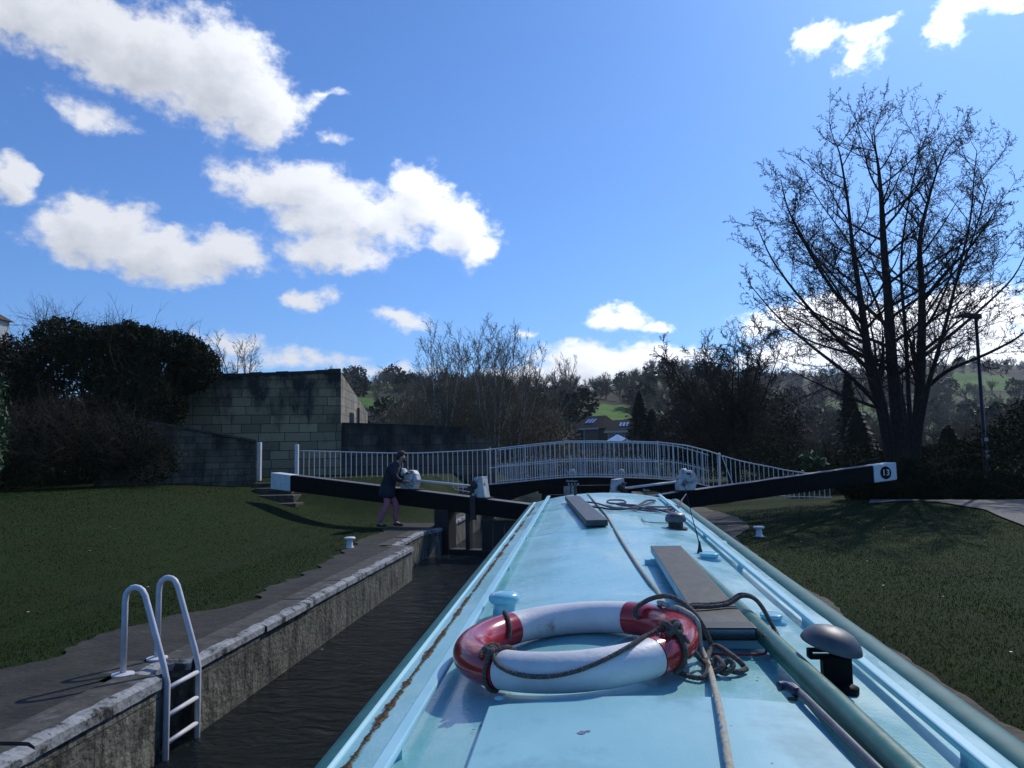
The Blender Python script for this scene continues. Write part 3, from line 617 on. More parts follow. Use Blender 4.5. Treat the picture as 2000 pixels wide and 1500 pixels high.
rail(RTOP, YB-.03, 0, r=.02); rail(RMID, YB-.03, 0, a=955, z=1285, r=.014, nm='middle_rail'); rail(RBOT, YB-.03, .02, r=.014, nm='bottom_rail')
px = 968
nb = 0
while px < 1404:
    a_, c_ = zpx(px, RTOP), zpx(px, RBOT); thick = .019 if nb % 6 == 0 else .010
    MB().tube([(a_.x, YB-.03, a_.z), (a_.x, YB-.03, c_.z)], thick, 6, cap=False).build('baluster', m_white, fb)
    if px < 1284:
        m1 = zpx(px+4.8, RMID); c2 = zpx(px+4.8, RBOT)
        MB().tube([(m1.x, YB-.03, m1.z+.10), (m1.x, YB-.03, c2.z)], [.004, .008] if False else .0085, 6, cap=False).build('dog_bar', m_white, fb)
    px += 9.6; nb += 1
# far parapet
b = MB()
YF = YB+2.25
rp = [zpx(p, RTOP) for p in np.linspace(955, 1408, 40)]
b.tube([(p.x, YF, p.z) for p in rp], .018, 6)
rb = [zpx(p, RBOT) for p in np.linspace(955, 1408, 40)]; b.tube([(p.x, YF, p.z+.03) for p in rb], .014, 6)
b.tube([(p.x, YF, (p.z+q_.z)/2) for p, q_ in zip(rp, rb)], .014, 6)
b.build('far_rails', m_white, fb)
b = MB()
for p in np.arange(960, 1406, 4.9):
    a_, c_ = zpx(p, RTOP), zpx(p, RBOT); k = int(p*10) % 2
    zt_ = a_.z if round((p-960)/4.9) % 2 == 0 else (a_.z+c_.z)/2+.08
    b.tube([(a_.x, YF, zt_), (a_.x, YF, c_.z)], .009, 5, cap=False)
tag(b.build('far_balusters', m_white, fb), kind='stuff')
for p_, y0, y1 in ((957, 874, 978), (1284, 861, 975)):
    a_ = at(p_, y0, YB-.06); c_ = at(p_, y1, YB-.06); MB().tube([(a_.x, YB-.06, c_.z), (a_.x, YB-.06, a_.z)], .024, 8).build('end_post', m_white, fb)
# founder's name cast on the girder
for body, px_, py_, sz in (('Stothert', 1117, 939.5, .085), ('B A T H', 1120, 945.5, .085), ('B A T H', 1215, 944, .07)):
    me = text_mesh(body, sz, .002); me.materials.append(m_num); o = bpy.data.objects.new('cast_lettering', me); col.objects.link(o); o.parent = fb
    p = at(px_, py_, YB-.105); o.location = Vector((p.x, YB-.104, p.z))-Vector(fb.location); o.rotation_euler = (math.pi/2, 0, 0)
# stone abutments
def stone_block(name, label, x0, x1, y0, y1, z0, z1, m, cat='wall', group=None):
    b = MB()
    wall_uv(b, (x0, y0), (x1, y0), z0, z0, z1, z1); wall_uv(b, (x1, y0), (x1, y1), z0, z0, z1, z1); wall_uv(b, (x1, y1), (x0, y1), z0, z0, z1, z1); wall_uv(b, (x0, y1), (x0, y0), z0, z0, z1, z1)
    b.add([(x0, y0, z1), (x1, y0, z1), (x1, y1, z1), (x0, y1, z1)], [(0, 1, 2, 3)], [[(x0, y0), (x1, y0), (x1, y1), (x0, y1)]])
    return tag(b.build(name, m), label, cat, group)
stone_block('bridge_abutment', 'black stone abutment carrying the left end of the footbridge', -4.6, WL-.13, YB-.12, YB+2.4, 0, at(955, 952, YB).z, m_wallB, 'abutment')
stone_block('bridge_abutment', 'dark stone abutment carrying the right end of the footbridge', WR+.75, 4.2, YB-.12, YB+2.4, 0, at(1340, 958, YB).z, m_wallB, 'abutment')

# railings either side of the bridge
def fence(name, label, pts, pitch, posts=(), r=.011):
    """pts: (px, top, bottom, Y)"""
    tops = [at(p[0], p[1], p[3]) for p in pts]; bots = [at(p[0], p[2], p[3]) for p in pts]
    t = thing(name, label, 'railing', (tops[0].x, tops[0].y, bots[0].z))
    MB().tube(spline(tops, 5), .017, 6).build('top_rail', m_white, t, smooth=True)
    TT = spline(tops, 8); BB = spline([Vector((a.x, a.y, b.z)) for a, b in zip(tops, bots)], 8)
    MB().tube([p+Vector((0, 0, .05)) for p in BB], .012, 6).build('bottom_rail', m_white, t, smooth=True)
    d_ = [0]
    for i in range(1, len(TT)): d_.append(d_[-1]+(TT[i]-TT[i-1]).length)
    s = .12
    while s < d_[-1]-.03:
        X = [interp(s, d_, [q[k] for q in TT]) for k in range(3)]; zb_ = interp(s, d_, [q.z for q in BB])
        MB().tube([(X[0], X[1], X[2]), (X[0], X[1], zb_)], r, 6, cap=False).build('baluster', m_white, t); s += pitch
    return t
fl = fence('railing', 'long low white railing from the gap post to the footbridge', [(585, 880, 938, 20.9), (700, 883.5, 944, 21.3), (800, 885, 950, 21.8), (880, 882, 958, 22.2), (955, 878, 972, 22.55)], .150)
fr = fence('railing', 'white railing sloping down behind the right beam', [(1410, 890, 962, 22.6), (1450, 901, 966, 22.4), (1500, 911, 970, 22.2), (1540, 919, 973, 22.0), (1585, 925, 974, 21.8), (1622, 928, 975, 21.6)], .135)
MB().tube([at(1410, 890, 22.55), at(1434, 952, 22.3)], .014, 6).build('stay', m_white, fr)
MB().tube([at(1405, 884, 22.62), at(1407, 968, 22.62)], .03, 8).build('end_post', m_white, fr)
for (px_, y0, y1, w_, lab) in ((507, 864, 934, .105, 'left of two square white gap posts, beside the low wall end'), (580, 868, 930, .095, 'right of two square white gap posts, at the start of the railing')):
    a_ = at(px_, y0, 20.2); c_ = at(px_, y1, 20.2)
    tag(MB().box((a_.x, 20.2, (a_.z+c_.z)/2-.05), (w_, w_, a_.z-c_.z+.1)).build('gap_post', m_white, bevel=.012), lab, 'post', 'white posts at the towpath gap')

# ------------------------------------------------------------------ masonry on the left bank
# big ashlar block of the road bridge with its sloping wing wall
cA = at(300, 742, 23.0); cB = at(666, 728, 24.6); gz = 1.3
bw = thing('stone_bridge_wall', 'tall blackened block wall of a road bridge with sloping pale wing', 'stone wall', (cB.x, cB.y, gz))
b = MB(); wall_uv(b, (cA.x, cA.y), (cB.x, cB.y), gz-1, gz-1, cA.z, cB.z); b.build('front_wall', m_wallA, bw)
back = Vector((0.35, 1, 0)).normalized()
cC = at(718, 806, 30.0)
b = MB(); wall_uv(b, (cB.x, cB.y), (cC.x, cC.y), gz-1, gz-1, cB.z, cC.z); b.build('wing_wall', m_wingA, bw)
cD = Vector((cA.x-2, cA.y+7, cA.z)); cE = Vector((cC.x-4, cC.y+.5, cC.z))
MB().add([(cA.x, cA.y, cA.z-.002), (cB.x, cB.y, cB.z-.002), (cC.x, cC.y, cC.z-.002), (cE.x, cE.y, cE.z+1.2), (cD.x, cD.y, cD.z)], [(0, 1, 2), (0, 2, 3), (0, 3, 4)]).build('wall_top', m_coping, bw)
dd = (cB-cA); dd.z = 0; dd.normalize(); nn = Vector((dd.y, -dd.x, 0))
b = MB()
for i in range(14):
    p0 = cA.lerp(cB, i/14); p1 = cA.lerp(cB, (i+1)/14-.002); up = Vector((0, 0, random.uniform(.10, .15)))
    b.add([p0+nn*.06, p1+nn*.06, p1-nn*.3, p0-nn*.3, p0+nn*.06+up, p1+nn*.06+up, p1-nn*.3+up, p0-nn*.3+up], [(0, 3, 2, 1), (4, 5, 6, 7), (0, 1, 5, 4), (1, 2, 6, 5), (2, 3, 7, 6), (3, 0, 4, 7)])
b.build('coping', m_wood, bw)
w1 = at(681, 812, 26.3); w2 = at(688, 823, 27.0)
sw = (cC-cB); sw.z = 0; sw.normalize(); ns = Vector((sw.y, -sw.x, 0))
def onwing(s_, z, off=.02): q = cB+sw*s_+ns*off; return Vector((q.x, q.y, z))
MB().add([onwing(1.5, 3.0), onwing(2.3, 3.0), onwing(2.3, 3.75), onwing(1.5, 3.75)], [(0, 1, 2, 3)]).build('window', m_glass, bw)
MB().tube([onwing(3.0, 2.6, .06), onwing(3.0, 4.0, .06)], .05, 8).build('drain_pipe', m_iron, bw)
# lower black wall behind the railing, stepping down to the right
def wall_run(name, label, pts, m, th=.45, cat='stone wall', cap=None):
    """pts: (px, top_py, Y); ground-bedded"""
    T = [at(p[0], p[1], p[2]) for p in pts]; t = thing(name, label, cat, (T[0].x, T[0].y, height(T[0].x, T[0].y)))
    b = MB(); u = 0
    for i in range(len(T)-1):
        a_, c_ = T[i], T[i+1]
        if (Vector(a_.xy)-Vector(c_.xy)).length < .05:
            continue
        z0 = min(height(a_.x, a_.y), height(c_.x, c_.y))-.5
        dv = Vector((c_.x-a_.x, c_.y-a_.y, 0)).normalized(); nv = Vector((-dv.y, dv.x, 0))*th
        wall_uv(b, a_.xy, c_.xy, z0, z0, a_.z, c_.z, u0=u); b.add([a_, c_, c_+nv, a_+nv], [(0, 1, 2, 3)], [[(0, 0), (1, 0), (1, .4), (0, .4)]])
        wall_uv(b, c_.xy, (c_+nv).xy, z0, z0, c_.z, c_.z, u0=u); wall_uv(b, (c_+nv).xy, (a_+nv).xy, z0, z0, c_.z, a_.z); wall_uv(b, (a_+nv).xy, a_.xy, z0, z0, a_.z, a_.z)
        u += (c_-a_).length
    b.build('masonry', m, t)
    if cap:
        q = MB()
        for i in range(len(T)-1):
            n_ = max(1, int((T[i+1]-T[i]).length/.35))
            for k in range(n_):
                a_ = T[i].lerp(T[i+1], k/n_); c_ = T[i].lerp(T[i+1], (k+1)/n_-.01); dv = Vector((c_.x-a_.x, c_.y-a_.y, 0)).normalized(); nv = Vector((-dv.y, dv.x, 0)); h_ = .05+.02*random.random(); o_ = .03*random.random()
                A_ = [a_-nv*(.05+o_), c_-nv*(.05+o_), c_+nv*(th+.05), a_+nv*(th+.05)]; q.add([p+Vector((0, 0, .003)) for p in A_]+[p+Vector((0, 0, h_)) for p in A_], [(0, 3, 2, 1), (4, 5, 6, 7), (0, 1, 5, 4), (1, 2, 6, 5), (2, 3, 7, 6), (3, 0, 4, 7)])
        q.build('coping', cap, t)
    return t
wall_run('stone_wall', 'black weathered stone wall behind the white railing, stepped at its end', [(668, 825, 24.7), (800, 829, 25.2), (919, 835, 25.6), (920.5, 855, 25.62), (966, 860, 25.8)], m_wallB)
wall_run('low_wall', 'low rubble wall with pale coping running into the thicket', [(200, 815, 16.6), (300, 829, 17.6), (400, 845, 18.6), (500, 864, 19.6)], m_wallC, th=.38, cap=m_coping)
# steps
sp_ = thing('stone_steps', 'short flight of dark stone steps up the bank by the beam tip', 'steps', (at(535, 990, 18.0).x, 18.0, COP))
for k, (x0, x1, y_, Y) in enumerate(((508, 578, 984, 18.05), (502, 574, 968, 18.5), (498, 570, 954, 19.0), (494, 560, 944, 19.5))):
    a_ = at(x0, y_, Y); c_ = at(x1, y_, Y); MB().box(((a_.x+c_.x)/2, Y+.25, a_.z-.12), (c_.x-a_.x, .52, .24)).build('step', m_coping if k % 2 else m_earth, sp_, bevel=.02)

# ------------------------------------------------------------------ narrowboat
HC = .68; BC = .18; HW = .855; CAM = .158
BM = Matrix.Translation((0, 0, EYE)) @ Matrix.Rotation(R(1.5), 4, 'X') @ Matrix.Translation((0, 0, -HC))
BMi = BM.inverted()
def rz(x): return -CAM*(x-BC)**2
def RP(px, py, dh=0):      # roof point (boat coordinates) under a sight line
    o = BMi @ CP; d = BMi.to_3x3() @ ray(px, py); t = (dh-o.z)/d.z
    for _ in range(12): p = o+d*t; t = (rz(p.x)+dh-o.z)/d.z
    return o+d*t
boat = thing('narrowboat', 'long narrowboat with pale turquoise roof nosing up to the lock gates', 'boat', BM @ Vector((BC, 4, -1.4)))
def bpart(b, name, m, par=boat, **k): return b.build(name, m, par, xf=BM, **k)
Y0, Y1 = -1.2, 8.85
def strip(x0, x1, n, zf, y0=Y0, y1=Y1, th=0, ny=36):
    b = MB()
    for j in range(ny+1):
        y = y0+(y1-y0)*j/ny
        for i in range(n+1): x = x0+(x1-x0)*i/n; b.v.append((x, y, zf(x, y)))
    for j in range(ny):
        for i in range(n): b.f.append((j*(n+1)+i, j*(n+1)+i+1, (j+1)*(n+1)+i+1, (j+1)*(n+1)+i)); b.mi.append(0); b.uv.append(None)
    return b
def roofz(x, y):
    z = rz(x)
    z += .0055*mnoise.noise(Vector((x*1.8, y*.9, 0)))                     # oil-canned steel plate
    for s_ in (5.43, 7.1, 3.2): z += (.007 if s_ != 3.2 else .0015)*math.exp(-((y-s_)/.045)**2)     # weld seams
    return z
bpart(strip(BC-HW+.045, BC+HW-.045, 44, roofz, ny=260), 'roof', m_roof, smooth=True)
zE = rz(BC+HW)
for s in (-1, 1):
    xe = BC+s*HW
    # raised rolled edge: inner flat lip, rounded outer flange
    prof = [(-.052, -.010), (-.046, .004), (-.036, .007)] ; prof2 = [(-.036, .007), (-.014, .002), (.004, -.006), (.016, -.018), (.020, -.045), (.014, -.075), (-.02, -.08)]
    for nm, pr, m in (('gutter_lip', prof, m_rail), ('edge_flange', prof2, m_lip)):
        if s > 0: 
            if nm == 'gutter_lip': pr = [(-.150, -.003), (-.140, .004), (-.105, .006), (-.098, -.006)]
            else: pr = [(-.090, -.010), (-.084, .010), (-.060, .020), (-.020, .020), (.006, .008), (.014, -.008), (.020, -.040), (.014, -.075), (-.02, -.08)]
        b = MB(); ny = 60
        for j in range(ny+1):
            y = Y0+(Y1-Y0)*j/ny
            for (u, z) in pr: b.v.append((xe+s*u, y, zE+z+.012))
        k = len(pr)
        for j in range(ny):
            for i in range(k-1):
                f = (j*k+i, j*k+i+1, (j+1)*k+i+1, (j+1)*k+i); b.f.append(f if s > 0 else f[::-1]); b.mi.append(0); b.uv.append(None)
        bpart(b, nm, m, smooth=True)
    # handrail on stand-offs
    xr = BC+s*.637-.004; zr_ = rz(xr)
    b = MB(); w, h0, h1 = .019, .028, .048
    b.prism([(xr-w, Y0, zr_+h0), (xr+w, Y0, zr_+h0-.004*s), (xr+w, Y0, zr_+h1-.004*s), (xr-w, Y0, zr_+h1)], (0, Y1-.12-Y0, 0))
    bpart(b, 'handrail', m_rail, bevel=.006)
    for y in np.arange(.55, 8.6, 1.22):
        bb = MB().box((xr, y, zr_+.014), (.022, .035, .034)); bpart(bb, 'rail_bracket', m_rail)
    # rust line inside the left lip
    # cabin side, gunwale and hull
    b = MB(); b.add([(xe-s*.01, Y0, zE-.06), (xe-s*.01, Y1, zE-.06), (BC+s*.93, Y1, -.80), (BC+s*.93, Y0, -.80)], [(0, 1, 2, 3)] if s < 0 else [(3, 2, 1, 0)])
    sd = bpart(b, 'cabin_side', m_hull)
    for y in (2.0, 4.4, 6.8):
        a_ = Vector((xe-s*.01, 0, zE-.06)); c_ = Vector((BC+s*.93, 0, -.80)); q0 = a_.lerp(c_, .22); q1 = a_.lerp(c_, .62); o_ = s*.012
        b = MB().prism([(q0.x+o_, y, q0.z), (q0.x+o_, y+.9, q0.z), (q1.x+o_, y+.9, q1.z), (q1.x+o_, y, q1.z)], (s*.012, 0, 0)); bpart(b, 'window', m_glass, par=sd)
# bare rust scale in the left gutter
b = MB(); rr = random.Random(5); n = 900
for k in range(n):
    y = .6+(Y1-.9)*(k/n)**1.15; xw = BC-HW+.086+.006*mnoise.noise(Vector((y*3, 0, 0)))
    w_ = .004+.015*max(0, .25+mnoise.noise(Vector((y*5, 7, 0)))+.8*mnoise.noise(Vector((y*21, 2, 0))))
    if mnoise.noise(Vector((y*2.1, 5, 0)))+.4*mnoise.noise(Vector((y*9, 5, 0))) < -.28: continue
    y2 = .6+(Y1-.9)*((k+1)/n)**1.15
    z = rz(xw)+.0065
    j1, j2 = rr.uniform(-.004, .004), rr.uniform(-.004, .004)
    b.add([(xw-w_+j1, y, z-.003), (xw+w_+j2, y, z-.003), (xw+w_+j1, y2, z-.003), (xw-w_+j2, y2, z-.003), (xw, (y+y2)/2, z+.0005)], [(0, 1, 4), (1, 2, 4), (2, 3, 4), (3, 0, 4)])
bpart(b, 'rust_streak', m_rust)
# ends of the cabin, decks, hull, bow
cs = [(BC-HW, zE-.02)]+[(BC-HW+2*HW*i/16, rz(BC-HW+2*HW*i/16)-.004) for i in range(17)]+[(BC+HW, zE-.02), (BC+.93, -.8), (BC-.93, -.8)]
b = MB(); b.add([(x, Y1-.01, z) for x, z in cs], [tuple(range(len(cs)-1, -1, -1))]); bpart(b, 'front_bulkhead', m_hull)
b = MB(); V = []; hull = [(-2.2, 1.04), (8.9, 1.04), (10.2, .98), (11.3, .80), (12.2, .45), (12.7, .04)]
for (y, w) in hull:
    up = .0+.18*ss(8.9, 12.7, y); V += [(BC-w, y, -.80+up), (BC+w, y, -.80+up), (BC+w*.9, y, -2.1), (BC-w*.9, y, -2.1)]
fs = []
for i in range(len(hull)-1):
    o_ = i*4; fs += [(o_, o_+4, o_+7, o_+3), (o_+1, o_+2, o_+6, o_+5), (o_+3, o_+7, o_+6, o_+2)]
    if i > 0: pass
fs += [(0, 3, 2, 1)]
b.add(V, fs); bpart(b, 'hull', m_hull)
b = MB()
b.add([(BC-1.04, Y0-1, -.80), (BC-.92, Y0-1, -.80), (BC-.92, 8.9, -.80), (BC-1.04, 8.9, -.80), (BC+.92, Y0-1, -.80), (BC+1.04, Y0-1, -.80), (BC+1.04, 8.9, -.80), (BC+.92, 8.9, -.80)], [(0, 1, 2, 3), (4, 5, 6, 7)])
b.add([(BC-1.04, 8.9, -.80), (BC+1.04, 8.9, -.80), (BC+.98, 10.2, -.76), (BC+.80, 11.3, -.70), (BC+.45, 12.2, -.66), (BC+.04, 12.7, -.62), (BC-.04, 12.7, -.62), (BC-.45, 12.2, -.66), (BC-.8, 11.3, -.70), (BC-.98, 10.2, -.76)], [tuple(range(10))])
bpart(b, 'gunwale', m_lip)
bpart(MB().add([(BC-1.0, -2.2, -.9), (BC+1.0, -2.2, -.9), (BC+1.0, Y0, -.9), (BC-1.0, Y0, -.9)], [(0, 1, 2, 3)]), 'stern_deck', m_lip)
# things standing on the bow seen past the roof end
bpart(MB().box((BC-.42, 9.05, -.10), (.46, .06, .14)).box((BC+.05, 9.2, -.11), (.5, .06, .12)), 'cratch_board', m_black, bevel=.01)
bpart(MB().tube([(BC-.33, 8.7, rz(BC-.33)), (BC-.33, 8.7, rz(BC-.33)+.13)], .016, 8), 'roof_pin', m_iron)
# sliding hatch
hx0, hx1, hy = RP(962, 1358, .03).x, RP(1562, 1360, .03).x, RP(1250, 1358, .03).y
b = MB(); nx = 16; V = []
for j, y in enumerate((Y0+.3, hy)):
    for i in range(nx+1):
        x = hx0+(hx1-hx0)*i/nx; V += [(x, y, rz(x)+.030), (x, y, rz(x)+.004)]
fs = []; k = 2*(nx+1)
for i in range(nx): fs.append((2*i, 2*i+2, k+2*i+2, k+2*i)); fs.append((k+2*i, k+2*i+2, k+2*i+3, k+2*i+1))
fs += [(0, k, k+1, 1), (2*nx, 2*nx+1, k+2*nx+1, k+2*nx)]
b.add(V, fs); hatch = bpart(b, 'sliding_hatch', m_hatch, bevel=.003)
# chips and scuffs in the paint: irregular flakes on hatch and roof
fl_ = MB(); rr = random.Random(3)
def flake(b, x, y, r_, h_):
    n_ = 9; a0 = rr.random()*6; P_ = [(x, y, rz(x)+h_)]+[(x+r_*rr.uniform(.35, 1.2)*math.cos(a0+2*math.pi*i/n_), y+r_*.8*rr.uniform(.35, 1.2)*math.sin(a0+2*math.pi*i/n_), rz(x)+h_) for i in range(n_)]
    P_ = [(p[0], p[1], rz(p[0])+h_) for p in P_]; b.add(P_, [(0, i+1, (i+1) % n_+1) for i in range(n_)])
q = RP(1137, 1430, .031); flake(fl_, q.x, q.y, .013, .0312); flake(fl_, q.x+.012, q.y+.003, .007, .0312)
for k in range(16): flake(fl_, rr.uniform(hx0+.03, hx1-.03), rr.uniform(.95, hy-.03), rr.uniform(.001, .0035), .0312)
bpart(fl_, 'paint_chips', mat('primer_chips', (.10, .12, .2), (.2, .2, .27), rough=.8, scale=60), par=hatch)
fl_ = MB()
for px_, py_, r_ in ((1340, 1160, .004), (1100, 1120, .004), (1170, 1110, .006), (1115, 1103, .006), (1480, 1325, .006), (925, 1427, .006), (940, 1420, .006), (905, 1395, .004), (880, 1370, .004), (870, 1415, .003), (790, 1470, .005), (830, 1380, .003), (912, 1350, .004), (1270, 1150, .005), (1225, 1000, .01), (1500, 1290, .005), (1520, 1395, .004)):
    q = RP(px_, py_, .004); flake(fl_, q.x, q.y, r_, .0065)
bpart(fl_, 'roof_scuffs', mat('scuff_marks', (.09, .10, .09), (.16, .15, .12), rough=.9, scale=50))
# mushroom vents
def vent(x, y, r_, hs, m, ms, label, dome=.5, flange=1.25):
    z = rz(x)
    v = bpart(MB().lathe([(r_*flange, -.01), (r_*flange, .006), (r_*.72, .012), (r_*.70, hs)], (x, y, z), n=32, cap=False), 'mushroom_vent', ms, smooth=True); tag(v, label)
    pr = [(r_*.62, hs-.004), (r_*.92, hs-.006), (r_*1.0, hs+.004), (r_*.99, hs+.25*r_), (r_*.88, hs+dome*r_*.75), (r_*.62, hs+dome*r_*.95), (r_*.3, hs+dome*r_*1.03), (0, hs+dome*r_*1.05)]
    bpart(MB().lathe(pr, (x, y, z), n=36, cap=False), 'vent_cap', m, par=v, smooth=True)
    return v
q = RP(986, 1197, 0); vent(q.x, q.y, .066, .050, m_cap, m_cap, 'pale turquoise roof vent with rounded cap, left of the lifebuoy', dome=.55, flange=.76)
q = RP(1320, 1032, 0); vent(q.x, q.y, .078, .055, m_steel, m_iron, 'grey domed mushroom vent near the front of the roof', dome=.8, flange=1.1)
q = RP(1507, 1215, 0); vent(q.x, q.y, .042, .020, m_cap, m_cap, 'low pale turquoise vent beside the pole', dome=.35, flange=1.3)
q = RP(1385, 1092, 0); vent(q.x, q.y, .055, .020, m_cap, m_cap, 'low pale turquoise vent by the aerial', dome=.35, flange=1.2)
# aerial
q = RP(1367, 1080, 0)
ar = bpart(MB().lathe([(.016, 0), (.016, .01), (.010, .03), (.005, .07)], (q.x, q.y, rz(q.x)), n=12), 'aerial', m_tape, smooth=True)
bpart(MB().tube([(q.x, q.y, rz(q.x)+.05), (q.x-.03, q.y+.08, rz(q.x)+.22), (q.x-.06, q.y+.16, rz(q.x)+.42)], [.004, .003, .0015], 6), 'whip', m_tape, par=ar)
# bell on its black bracket
q = RP(1640, 1348, 0); zb0 = rz(q.x)
bl = bpart(MB().lathe([(.035, -.004), (.036, .012), (.02, .02)], (q.x+.012, q.y-.01, zb0), n=18), 'bell_stand', m_black, smooth=True)
bpart(MB().box((q.x+.0, q.y+.02, zb0+.045), (.078, .034, .085)).box((q.x-.035, q.y+.02, zb0+.085), (.075, .026, .012)).box((q.x-.035, q.y+.02, zb0+.103), (.075, .026, .008)).box((q.x-.070, q.y+.02, zb0+.094), (.012, .026, .026)).tube([(q.x-.005, q.y+.02, zb0+.08), (q.x-.005, q.y+.02, zb0+.128)], .012, 10), 'bell_bracket', m_black, par=bl, bevel=.003)
ax = Vector((.26, -.05, 1)).normalized()
bpart(MB().lathe([(.080, 0), (.083, .003), (.081, .011), (.072, .029), (.054, .044), (.030, .053), (0, .056)], (q.x-.012, q.y+.02, zb0+.112), axis=ax, n=40, cap=False).lathe([(0, .048), (.03, .045), (.052, .037), (.070, .016), (.080, 0)], (q.x-.012, q.y+.02, zb0+.112), axis=ax, n=40, cap=False), 'bell', m_bell, par=bl, smooth=True)
# plank rack with red wire under the rear plank
pe = RP(1425, 1228, .075); pf = RP(1300, 1066, .075)
zr1 = rz(pe.x)
wr = MB().tube(spline([(pe.x-.105, pe.y+.02, zr1+.07), (pe.x-.105, pe.y-.03, zr1+.03), (pe.x-.08, pe.y-.045, zr1+.012), (pe.x+.07, pe.y-.045, zr1+.010), (pe.x+.10, pe.y-.04, zr1+.02), (pe.x+.10, pe.y-.02, zr1+.062)], 4), .0045, 8)
bpart(wr, 'plank_rack', m_redwire, smooth=True)
bpart(MB().box((pe.x+.13, pe.y-.02, rz(pe.x+.13)+.035), (.018, .03, .08)).box((pe.x+.13, pe.y-.02, rz(pe.x+.13)+.004), (.05, .06, .008)).box((pe.x+.13, pe.y+.0, rz(pe.x+.13)+.012), (.02, .02, .02)), 'rack_post', m_rail, bevel=.003)
for q_ in ((pe.x, pe.y+.06, zr1+.018), (pf.x, pf.y-.2, rz(pf.x)+.018)): bpart(MB().box(q_, (.26, .03, .036)), 'rack_bearer', m_rail, bevel=.003)
# hatch ring bolt plates
for px_, py_ in ((1548, 1364), (975, 1362)):
    q = RP(px_, py_, .033); bpart(MB().lathe([(.013, 0), (.013, .002), (.004, .004)], (q.x, q.y, rz(q.x)+.030), n=14), 'screw_plate', m_rust if px_ > 1000 else m_rail, par=hatch)
# front corner ties
def roof_tube(pts, r_, k=6): return spline([(p[0], p[1], p[2]) for p in pts], k)

# ------------------------------------------------------------------ things lying on the roof
# rear plank
dv = Vector((pf.x-pe.x, pf.y-pe.y, 0)).normalized(); sv = Vector((dv.y, -dv.x, 0)); W2 = .082; zp = (zr1+.040, rz(pf.x)+.040)
def plank_geo(e, f_, zn, zf_, w2, th, grow=0, cut=None):
    b = MB(); A_ = [e-sv*(w2+grow), e+sv*(w2+grow), f_+sv*(w2+grow), f_-sv*(w2+grow)]
    zs = (zn, zn, zf_, zf_); b.add([(p.x, p.y, z-grow) for p, z in zip(A_, zs)]+[(p.x, p.y, z+th+grow) for p, z in zip(A_, zs)], [(0, 3, 2, 1), (4, 5, 6, 7), (0, 1, 5, 4), (1, 2, 6, 5), (2, 3, 7, 6), (3, 0, 4, 7)]); return b
pe0 = Vector((pe.x, pe.y, 0)); pf0 = Vector((pf.x, pf.y, 0))
pk = thing('gangplank', 'brown topped gangplank lying beside the green pole, rope over it', 'plank', BM @ Vector((pe.x, pe.y, zp[0])))
b = plank_geo(pe0, pf0, zp[0], zp[1], W2, .036); b.mi = [0, 1, 1, 0, 0, 0] ; b.mi[0] = 0
b.mi = [1, 0, 1, 1, 1, 1]; bpart(b, 'board', [m_plank, m_plankside], par=pk, bevel=.004)
bpart(plank_geo(pe0, pe0.lerp(pf0, .045), zp[0], zp[0], W2, .036, grow=.003), 'black_end_wrap', m_tape, par=pk, bevel=.006)
# front plank
a1 = RP(1166, 1016, .055); a2 = RP(1118, 969, .055)
dv = Vector((a2.x-a1.x, a2.y-a1.y, 0)).normalized(); sv = Vector((dv.y, -dv.x, 0))
b = plank_geo(Vector((a1.x, a1.y, 0)), Vector((a2.x, a2.y, 0)), rz(a1.x)+.012, rz(a2.x)+.012, .080, .045)
tag(bpart(b, 'gangplank', mat('weathered_plank', (.035, .036, .04), (.075, .077, .082), rough=.5, scale=8, stretch=(2.4, .8, 2.4), bump=.15), par=None, bevel=.004), 'dark grey gangplank at the far front of the boat roof', 'plank')
# green pole
g0 = RP(1330, 1068, .09); g1 = RP(1505, 1260, .10); 
p0 = Vector((g0.x, g0.y, rz(g0.x)+.055)); p1 = RP(1780, 1500, .07); p1 = Vector((p1.x, p1.y, rz(p1.x)+.05)); dv = (p1-p0).normalized()
tag(MB().tube([p0-dv*.01, p0, p0+dv*.02, p0.lerp(p1, .5), p1, p1+dv*.6], [.018, .025, .027, .030, .033, .034], 24).build('boat_pole', m_pole, xf=BM, smooth=True), 'thick green painted wooden pole laid along the right of the roof', 'pole')
# steel rod with blue grip
t0 = RP(1520, 1343, .045); t1 = RP(1562, 1352, .05); t2 = RP(1712, 1500, .05)
rd = thing('steel_rod', 'grey steel rod with dark blue grip lying across the hatch corner', 'rod', BM @ t1)
mk = lambda p, h_: Vector((p.x, p.y, rz(p.x)+h_))
dv = (mk(t2, .05)-mk(t1, .05)).normalized()
bpart(MB().tube(spline([mk(t0, .048)+Vector((.02, 0, 0)), mk(t0, .048)+Vector((.035, 0, 0)), mk(t1, .048), mk(t1, .05)+dv*.04], 5)+[mk(t2, .05), mk(t2, .05)+dv*.5], .0095, 14), 'shaft', m_steel, par=rd, smooth=True)
bpart(MB().tube(spline([mk(t0, .048), mk(t0, .048)+Vector((.02, 0, 0)), mk(t1, .048)-Vector((.006, 0, 0))], 5), .0125, 14), 'grip', m_grip, par=rd, smooth=True)
